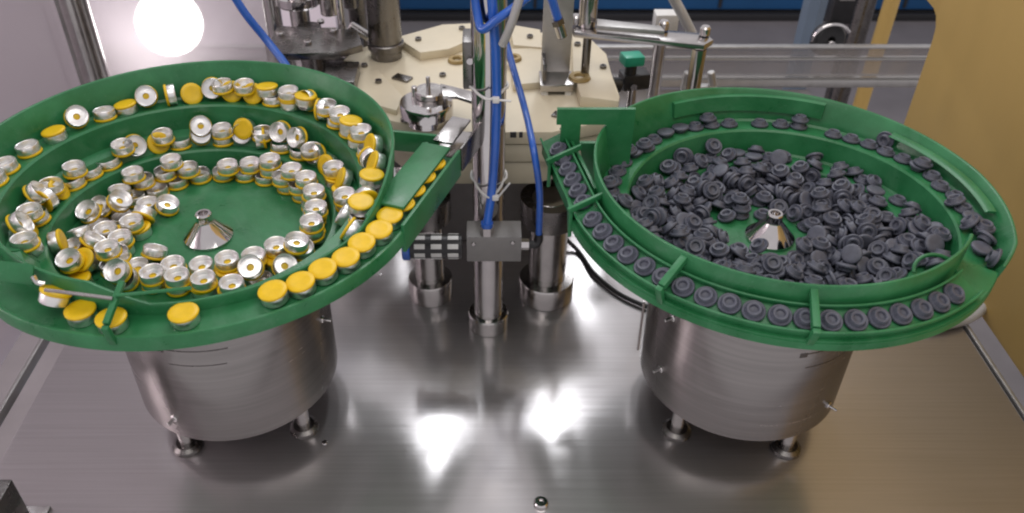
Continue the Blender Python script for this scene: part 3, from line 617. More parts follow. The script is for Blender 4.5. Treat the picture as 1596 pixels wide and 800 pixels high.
p = P(1037, 34, Y=1.06); MB().box(p, (0.030, 0.022, 0.026), bev=0.002).build('block', 'white_nylon', vb); MB().cyl((p.x - 0.003, p.y, 0.0), (p.x - 0.003, p.y, p.z - 0.0135), 0.0085, 18).build('rod', 'steel', vb)
sn = thing('sensor_valve', 'black knobbed sensor with a bright green cap behind the right bowl', 'sensor')
p = P(985, 92, Y=0.93)
MB().box(p, (0.025, 0.020, 0.012), Euler((0, 0.05, 0.25)), 0.0022).build('green_cap', 'green_sensor', sn)
MB().cyl(p - Vector((0, 0, 0.0062)), p - Vector((0, 0, 0.018)), 0.007, 16).build('stem', 'black_plastic', sn)
MB().box(p - Vector((-0.006, -0.004, 0.028)), (0.034, 0.022, 0.020), Euler((0, 0, 0.2)), 0.003).build('body', 'black_plastic', sn)
MB().cyl(p + Vector((-0.012, -0.012, -0.028)), p + Vector((-0.024, -0.014, -0.026)), 0.009, 18, bev=0.0015).build('knob', 'black_plastic', sn)
MB().cyl(p + Vector((0.004, -0.012, -0.031)), p + Vector((0.004, -0.0085, -0.031)), 0.004, 14).build('screw', 'chrome', sn)
MB().cyl((p.x + 0.006, p.y + 0.006, 0.0005), (p.x + 0.006, p.y + 0.006, p.z - 0.038), 0.006, 14).build('stand', 'steel', sn)
for (a_, c_, nm) in (((1020, 120), (1038, 148), 'strut'), ((1068, 105), (1078, 132), 'strut')):
    q0, q1 = P(*a_, Y=1.0), P(*c_, Y=0.98)
    pass
fk = thing('rod_fork', 'pale forked clevis around the lever leg behind the right bowl', 'clevis')
for px0, px1 in ((1072, 1066), (1108, 1112)):
    q0, q1 = P(px0, 112, Y=0.985), P(px1, 140, Y=0.985); MB().cyl(q0, q1, 0.005, 12, bev=0.001).build('prong', 'matte_aluminium', fk)
MB().box(P(1090, 138, Y=0.985), (0.042, 0.012, 0.010), bev=0.002).build('yoke', 'matte_aluminium', fk)

# ------------------------------------------------------------------ centre post, valve, hoses
PX, PY = P(761, 505, z=0).x, P(761, 505, z=0).y
cpst = thing('centre_post', 'tall polished steel post standing between the two feeders', 'post')
MB().cyl((PX, PY, 0.0005), (PX, PY, 0.52), 0.0155, 48).build('shaft', 'chrome', cpst)
MB().lathe([(0.0158, 0.0195), (0.0205, 0.0190), (0.0218, 0.0175), (0.0218, 0.0006), (0.0158, 0.0006)], 48, Matrix.Translation((PX, PY, 0))).build('foot_collar', 'steel', cpst)
cl = thing('post_clamp', 'dark steel clamp on the centre post over the deck', 'clamp')
p = P(733, 92, Y=PY + 0.012); MB().box(p, (0.013, 0.03, 0.045), bev=0.002).build('jaw', 'dark_steel', cl); MB().cyl(p + Vector((0, -0.0152, 0.006)), p + Vector((0, -0.0185, 0.006)), 0.003, 12).build('screw', 'chrome', cl)
VY = PY - 0.044
v0, v1 = P(727, 370, Y=VY), P(812, 408, Y=VY)
va = thing('pneumatic_valve', 'grey metal valve block with silver silencer clamped to the centre post', 'valve')
vcen = Vector(((v0.x + v1.x) / 2, VY + 0.0135, (v0.z + v1.z) / 2)); vs_ = (v1.x - v0.x, 0.027, v0.z - v1.z)
MB().box(vcen, vs_, bev=0.0009).build('body', 'anodised', va)
for px, py in ((738, 380), (799, 378)):
    p = P(px, py, Y=VY); MB().cyl(p + Vector((0, 0.001, 0)), p + Vector((0, -0.0015, 0)), 0.0021, 14, bev=0.0004).build('screw', 'chrome', va)
c0 = P(720, 384, Y=VY + 0.008); c1 = P(640, 384, Y=VY + 0.008); c1.z = c0.z
sil = MB().cyl(c0, c1, 0.0118, 16).build('silencer', 'black_plastic', va)
for i in range(3):
    for a in range(0, 360, 45):
        t0 = lerp(c0.x, c1.x, (i + 0.20) / 3.1); t1 = lerp(c0.x, c1.x, (i + 0.84) / 3.1); an = R(a + 10)
        pc = Vector(((t0 + t1) / 2, c0.y + 0.0116 * math.cos(an), c0.z + 0.0116 * math.sin(an)))
        MB().box(pc, (abs(t1 - t0), 0.0048, 0.0014), Euler((an + math.pi / 2, 0, 0)).to_quaternion(), 0.0003).build('window', 'white_nylon', sil)
MB().cyl(c1 + Vector((-0.0001, 0, 0)), c1 + Vector((-0.0075, 0, 0)), 0.0138, 24, bev=0.001).build('blue_ring', 'blue_hose', va)
f0 = P(812, 381, Y=VY + 0.012); MB().cyl(f0, f0 + Vector((0.0075, 0, 0)), 0.0055, 6).build('hex_fitting', 'chrome', va)
MB().tube([f0 + Vector((0.0075, 0, 0)), f0 + Vector((0.014, 0, 0)), f0 + Vector((0.017, 0.001, 0.004)), f0 + Vector((0.017, 0.001, 0.012))], 0.0042, 12, 5).build('elbow', 'black_plastic', va)
g0 = P(759, 358, Y=VY + 0.006); MB().cyl((g0.x, g0.y, v0.z), (g0.x, g0.y, v0.z + 0.009), 0.0068, 6).build('top_fitting', 'chrome', va)
MB().cyl((g0.x, g0.y, v0.z + 0.009), (g0.x, g0.y, v0.z + 0.013), 0.0058, 16).build('release_ring', 'blue_hose', va)
def hose(label, pts, r, m='blue_hose', name='air_hose', cat='hose', grp='air hoses'):
    o = MB().tube(pts, r, 12, 7).build(name, m, None); return tag(o, label, cat, grp)
HY = PY - 0.0215
hose('blue air hose running down the front of the centre post into the valve top', [(g0.x, g0.y, v0.z + 0.011), P(766, 300, Y=HY - 0.002), P(771, 240, Y=HY), P(774, 160, Y=HY), P(773, 90, Y=HY), P(769, 30, Y=HY), P(764, -40, Y=HY)], 0.0042)
e_ = f0 + Vector((0.017, 0.001, 0.012))
hose('blue air hose curving from the black elbow up behind the centre post', [e_, P(841, 300, Y=VY + 0.012), P(832, 235, Y=VY + 0.02), P(818, 170, Y=PY + 0.03), P(798, 100, Y=PY + 0.06), P(786, 50, Y=PY + 0.08), P(780, -30, Y=PY + 0.08)], 0.0033)
hose('blue air hose slanting down behind the rim of the left bowl', [P(362, -10, Y=0.84), P(385, 25, Y=0.84), P(415, 62, Y=0.84), P(450, 108, Y=0.82), P(480, 160, Y=0.80)], 0.0042)
hose('blue air hose looping across the top of the centre post', [P(738, -20, Y=HY + 0.004), P(744, 22, Y=HY + 0.002), P(752, 46, Y=HY - 0.004), P(778, 28, Y=HY - 0.010), P(806, 8, Y=HY - 0.006), P(835, -14, Y=HY)], 0.0036)
hose('blue air hose ending in a metal fitting before the flat bracket', [P(852, -30, Y=0.80), P(862, 5, Y=0.80), P(871, 34, Y=0.80)], 0.0045)
t = thing('hose_fitting', 'small dark metal fitting at the end of the hose before the flat bracket', 'fitting')
MB().cyl(P(870, 32, Y=0.80), P(877, 58, Y=0.80), 0.0055, 14, bev=0.0008).build('barrel', 'steel', t); MB().cyl(P(868, 30, Y=0.80), P(871, 38, Y=0.80), 0.0068, 6).build('nut', 'dark_steel', t)
hose('translucent hose slanting from the top of the centre post', [P(783, 70, Y=HY - 0.012), P(796, 40, Y=HY - 0.016), P(812, -10, Y=HY - 0.016)], 0.0036, 'clear_hose', 'clear_hose', 'hose', 'translucent hoses')
hose('translucent hose dropping behind the lever bar', [P(1040, -20, Y=1.02), P(1062, 20, Y=1.02), P(1080, 56, Y=1.02)], 0.0065, 'clear_hose', 'clear_hose', 'hose', 'translucent hoses')
hose('translucent white hose lying in a curve under the right bowl', [P(1380, 480, z=0.006), P(1412, 500, z=0.006), P(1450, 509, z=0.006), P(1490, 504, z=0.006), P(1520, 492, z=0.006), P(1540, 470, z=0.006)], 0.0050, 'clear_hose', 'clear_hose', 'hose', 'translucent hoses')
hose('thin black cable curving over the table beside the right bowl', [P(800, 300, z=0.06), P(850, 345, z=0.03), P(898, 388, z=0.004), P(925, 425, z=0.004), P(960, 455, z=0.004), P(1000, 475, z=0.004), P(1040, 488, z=0.004)], 0.0026, 'black_plastic', 'cable', 'cable', 'cables')
hose('stiff bright wire hanging from the rim of the right bowl', [P(1004, 470, Y=0.455), P(1000, 500, Y=0.458), P(994, 545, Y=0.462)], 0.0009, 'steel', 'wire', 'wire', 'wires')
for lab, py, dz in (('white cable tie round the upper part of the centre post', 133, 0.0), ('white cable tie round the centre post above the valve', 272, 0.008)):
    p = P(762, py, Y=PY); t = thing('cable_tie', lab, 'cable tie', 'cable ties')
    ring = []
    for i in range(33):
        a = 2 * math.pi * i / 32; rx = 0.0168; ry = 0.0168 if math.sin(a) > 0 else 0.0275 - 0.008 * abs(math.cos(a))
        ring.append(Vector((p.x + rx * math.cos(a) * (1.0 if math.sin(a) > -0.3 else 0.85), p.y + ry * math.sin(a), p.z - dz * max(0, -math.sin(a)))))
    MB().tube(ring, 0.0013, 8, 0).build('strap', 'white_nylon', t); MB().box(Vector((p.x + 0.006, p.y - 0.0275, p.z - dz)), (0.006, 0.005, 0.005), bev=0.001).build('head', 'white_nylon', t)
    MB().tube([Vector((p.x + 0.008, p.y - 0.028, p.z - dz)), Vector((p.x + 0.019, p.y - 0.030, p.z + dz * 1.2))], 0.001, 6).build('tail', 'white_nylon', t)

CAP_R, CAP_D, CAP_H = 0.0102, 0.0028, 0.0092
def cap_meshes():
    a = MB(); a.lathe([(0.0030, 0.0046), (0.0086, 0.0042), (0.0088, 0.0050), (0.0088, 0.0088), (0.0093, 0.0092), (0.0096, 0.0088), (0.0096, 0.0036), (0.0094, 0.0026), (0.0030, 0.0026), (0.0030, 0.0046)], 24)
    d = MB(); d.lathe([(0.0, 0.0001), (0.0056, 0.0001), (0.0064, 0.0), (0.0096, 0.0), (0.0103, 0.0006), (0.0103, 0.0018), (0.0098, 0.0024), (0.0031, 0.0024), (0.0029, 0.0036), (0.0, 0.0038)], 24)
    return a, d
def stopper_mesh():
    s = MB(); s.lathe([(0.0, 0.0), (0.0055, 0.0), (0.0076, 0.0003), (0.0082, 0.0009), (0.0082, 0.0022), (0.0077, 0.0028), (0.0066, 0.0027), (0.0060, 0.0022), (0.0055, 0.0026), (0.0053, 0.0055), (0.0049, 0.0060), (0.0037, 0.0060), (0.0031, 0.0055), (0.0028, 0.0036), (0.0, 0.0032)], 20)
    return s

CAPS = """-5748 10399 4150 275 57 -147 387 -6588 10607 4167 408 60 -61 276 -3709 10494 4156 332 96 128 -338 -4397 10213 4046 272 7 -7 419 -4822 10280 4049 368 8 6 -338 -6025 10755 4241 424 7 -3 -265
-5233 10353 4048 337 3 -10 369 -3078 10972 4219 256 59 13 425 -1951 11015 5107 32 -444 -227 15 -7052 10383 4672 486 -15 0 115 -6438 12290 4169 363 -72 150 -301 -6817 12041 4122 478 114 -33 -86
-4140 10687 4060 12 5 -9 500 -7330 13522 5189 430 136 181 -119 -7321 10708 4821 63 -256 -41 -423 -2898 11483 4229 127 5 -3 483 -5677 12442 3960 427 73 79 237 -7167 12602 4580 463 -4 8 188
-7756 12500 5058 298 -30 -12 400 -1855 11760 5135 4 -438 -239 34 -6357 14395 5158 419 248 19 113 -6000 11718 4062 354 5 -6 -353 -5558 14570 5126 200 -194 -393 -133 -3933 10106 4036 473 7 7 -161
-6779 10917 4392 214 348 -144 -249 -7543 13022 5223 33 118 485 1 -5459 11013 3979 394 -128 -9 -279 -6354 12986 4224 500 -8 -7 10 -5393 14197 4635 342 228 -73 275 -6613 13424 4539 439 16 -4 239
-3433 11068 4050 424 8 4 265 -5790 13414 4226 471 -3 -7 -167 -3266 10721 4000 461 122 127 -80 -3826 14093 4587 346 165 -224 230 -3451 13892 4567 411 232 -144 -78 -7452 11625 4774 431 -29 239 77
-4594 14132 4614 262 -373 198 56 -3977 13434 4228 445 1 5 228 -7332 11215 4636 325 -10 6 380 -4815 13539 4043 69 0 0 495 -3001 12390 4229 337 5 -1 369 -6949 13815 5005 372 -33 8 333
-4405 13601 4044 458 -2 -2 200 -4986 14151 4463 135 -7 -9 481 -4605 10767 3881 47 -1 10 -498 -6662 14092 5176 20 -208 453 -28 -2187 13135 5002 208 13 4 -454 -5527 13450 4043 56 -7 2 497
-3208 12818 4232 48 0 -1 498 -2893 11900 4230 222 -9 -2 -448 -3519 13095 4232 489 -5 -2 -106 -2419 12162 4309 43 -13 -16 498 -6479 10700 4187 107 -231 420 96 -6038 11266 4059 259 -5 -6 428
-7874 11918 5078 303 -28 -17 397 -4577 14698 5107 498 16 5 39 -6018 13865 4508 120 8 -13 485 -2722 12973 4348 499 -1 -9 -25 -4133 14626 5275 28 435 -245 18 -6455 11062 4187 144 107 159 439
-7374 11676 4617 247 -118 333 253 -3704 14485 5076 192 1 -1 -462 -3346 14300 5245 29 55 -496 19 -2578 12619 4493 111 -421 92 -228 -2402 13441 5200 20 -212 -451 26 -6516 13675 4531 408 183 208 -82
-6375 11514 4050 183 7 -3 -465 -1910 12129 5125 143 -405 152 -205 -5680 10446 3962 439 127 -93 180 -2642 13745 5030 85 6 22 -492 -7334 12025 4604 188 14 15 463 -5944 11998 4049 428 -253 55 -6
-5068 10784 3879 347 3 -10 360 -4986 14695 5121 180 14 -4 -466 -5927 13336 4036 306 -1 -8 -395 -5219 14797 5132 409 258 105 -74 -2142 10583 4898 255 132 410 -2 -2003 12617 5155 27 351 223 277
-5371 13551 3856 25 7 0 -499 -6095 13791 4509 213 -175 -388 -155 -3208 13560 4381 404 -2 -22 293 -6248 13074 4036 301 -11 2 399 -3738 10789 4054 464 9 4 185 -6012 14432 5157 290 -291 201 -202
-6022 13026 3854 371 -8 0 336 -5757 13345 3850 112 -6 6 487 -2920 14001 5043 440 13 3 -238 -6718 12291 4049 344 39 -122 339 -5948 11778 4059 5 414 281 6 -2010 12550 4979 352 322 146 37
-6812 13196 4359 40 31 -13 -497 -2295 11713 4273 137 -231 -47 419 -3715 13155 4042 129 2 5 483 -4222 14105 4431 202 4 0 457 -7187 12507 4392 251 -30 -14 431 -7025 12851 4376 223 -32 -1 446
-5423 14180 4458 429 174 143 -123 -5773 13987 4305 107 -15 29 487 -6030 12539 3864 95 -7 3 491 -6796 11475 4022 345 -119 13 342 -3112 13625 4374 384 257 -35 -188 -4435 14640 5092 50 -25 433 244
-5643 10751 3864 283 10 2 -412 -6493 10442 4014 21 117 485 24 -4831 14674 5115 110 -89 -412 -246 -3888 13994 4224 189 -6 32 462 -2929 13242 4363 226 -418 25 -153 -4864 10332 3863 498 10 -2 41
-4958 13627 3855 464 0 0 187 -4531 13609 3855 250 2 -2 -433 -4132 13489 3854 492 -2 4 -90 -4057 14596 4897 314 -8 32 388 -3123 14089 5050 204 318 155 289 -1886 11225 4936 236 -306 177 263
-5277 10412 3862 251 1 -10 432 -4181 14111 4435 157 -273 -224 317 -3022 11081 4009 190 -17 61 -458 -5014 14169 4272 215 -5 -33 -450 -6531 12647 4066 112 3 39 486 -6361 12790 3851 338 1 -8 -369
-6725 11083 4027 208 -37 -61 449 -3361 12887 4044 460 1 0 -195 -7263 12143 4579 208 -183 -404 101 -3692 14479 5067 4 157 473 -32 -7344 11367 4438 136 -34 -3 480 -5959 10853 4056 461 6 -4 -194
-4436 10241 4043 7 -395 306 7 -7881 11515 5091 136 31 -9 -480 -6332 12127 3861 500 -2 -7 -15 -2917 11489 4041 487 5 3 113 -3491 13791 4205 490 -25 20 92 -3572 10420 3853 491 7 1 95
-3291 14416 5063 302 34 -273 288 -4630 14271 4444 298 193 -177 304 -4004 13467 4040 461 -3 4 -194 -7109 10492 4659 16 -492 -85 -29 -2246 13195 4997 27 447 -223 -18 -3664 13211 3853 468 -3 4 175
-2727 13834 4842 489 -34 6 -99 -4134 10627 4054 9 -350 -357 -3 -6673 11886 3853 356 5 -6 -351 -2690 12927 4337 25 392 -308 -26 -1972 10939 4728 87 33 9 491 -3398 10919 4042 4 297 -402 -9
-6056 10782 3864 371 7 -2 -335 -2463 13530 4828 326 14 30 378 -2065 12844 4799 498 2 35 28 -3337 12939 3856 90 0 1 -492 -6075 11265 4054 5 255 430 6 -2931 11679 4038 4 -79 -494 -1
-7267 10984 4647 186 377 -179 -202 -6400 10997 4042 4 285 410 6 -2519 12579 4320 30 497 -45 -21 -3108 12587 3857 495 4 1 73 -2957 12009 4041 498 -5 7 40 -2418 12205 4119 362 6 34 343
-6596 12450 3871 72 -9 20 -494 -1850 11697 4756 468 2 35 -172 -3040 12468 4227 1 197 -460 -5 -3996 10175 4036 4 -4 -500 -9 -1867 12108 4771 419 -21 24 -271 -3008 12144 3851 373 4 8 333
-6339 11642 4047 4 -432 251 -7 -3804 10890 3870 404 10 1 294 -6622 11331 3854 198 -7 -4 459 -3212 11326 4042 6 -470 -171 7"""
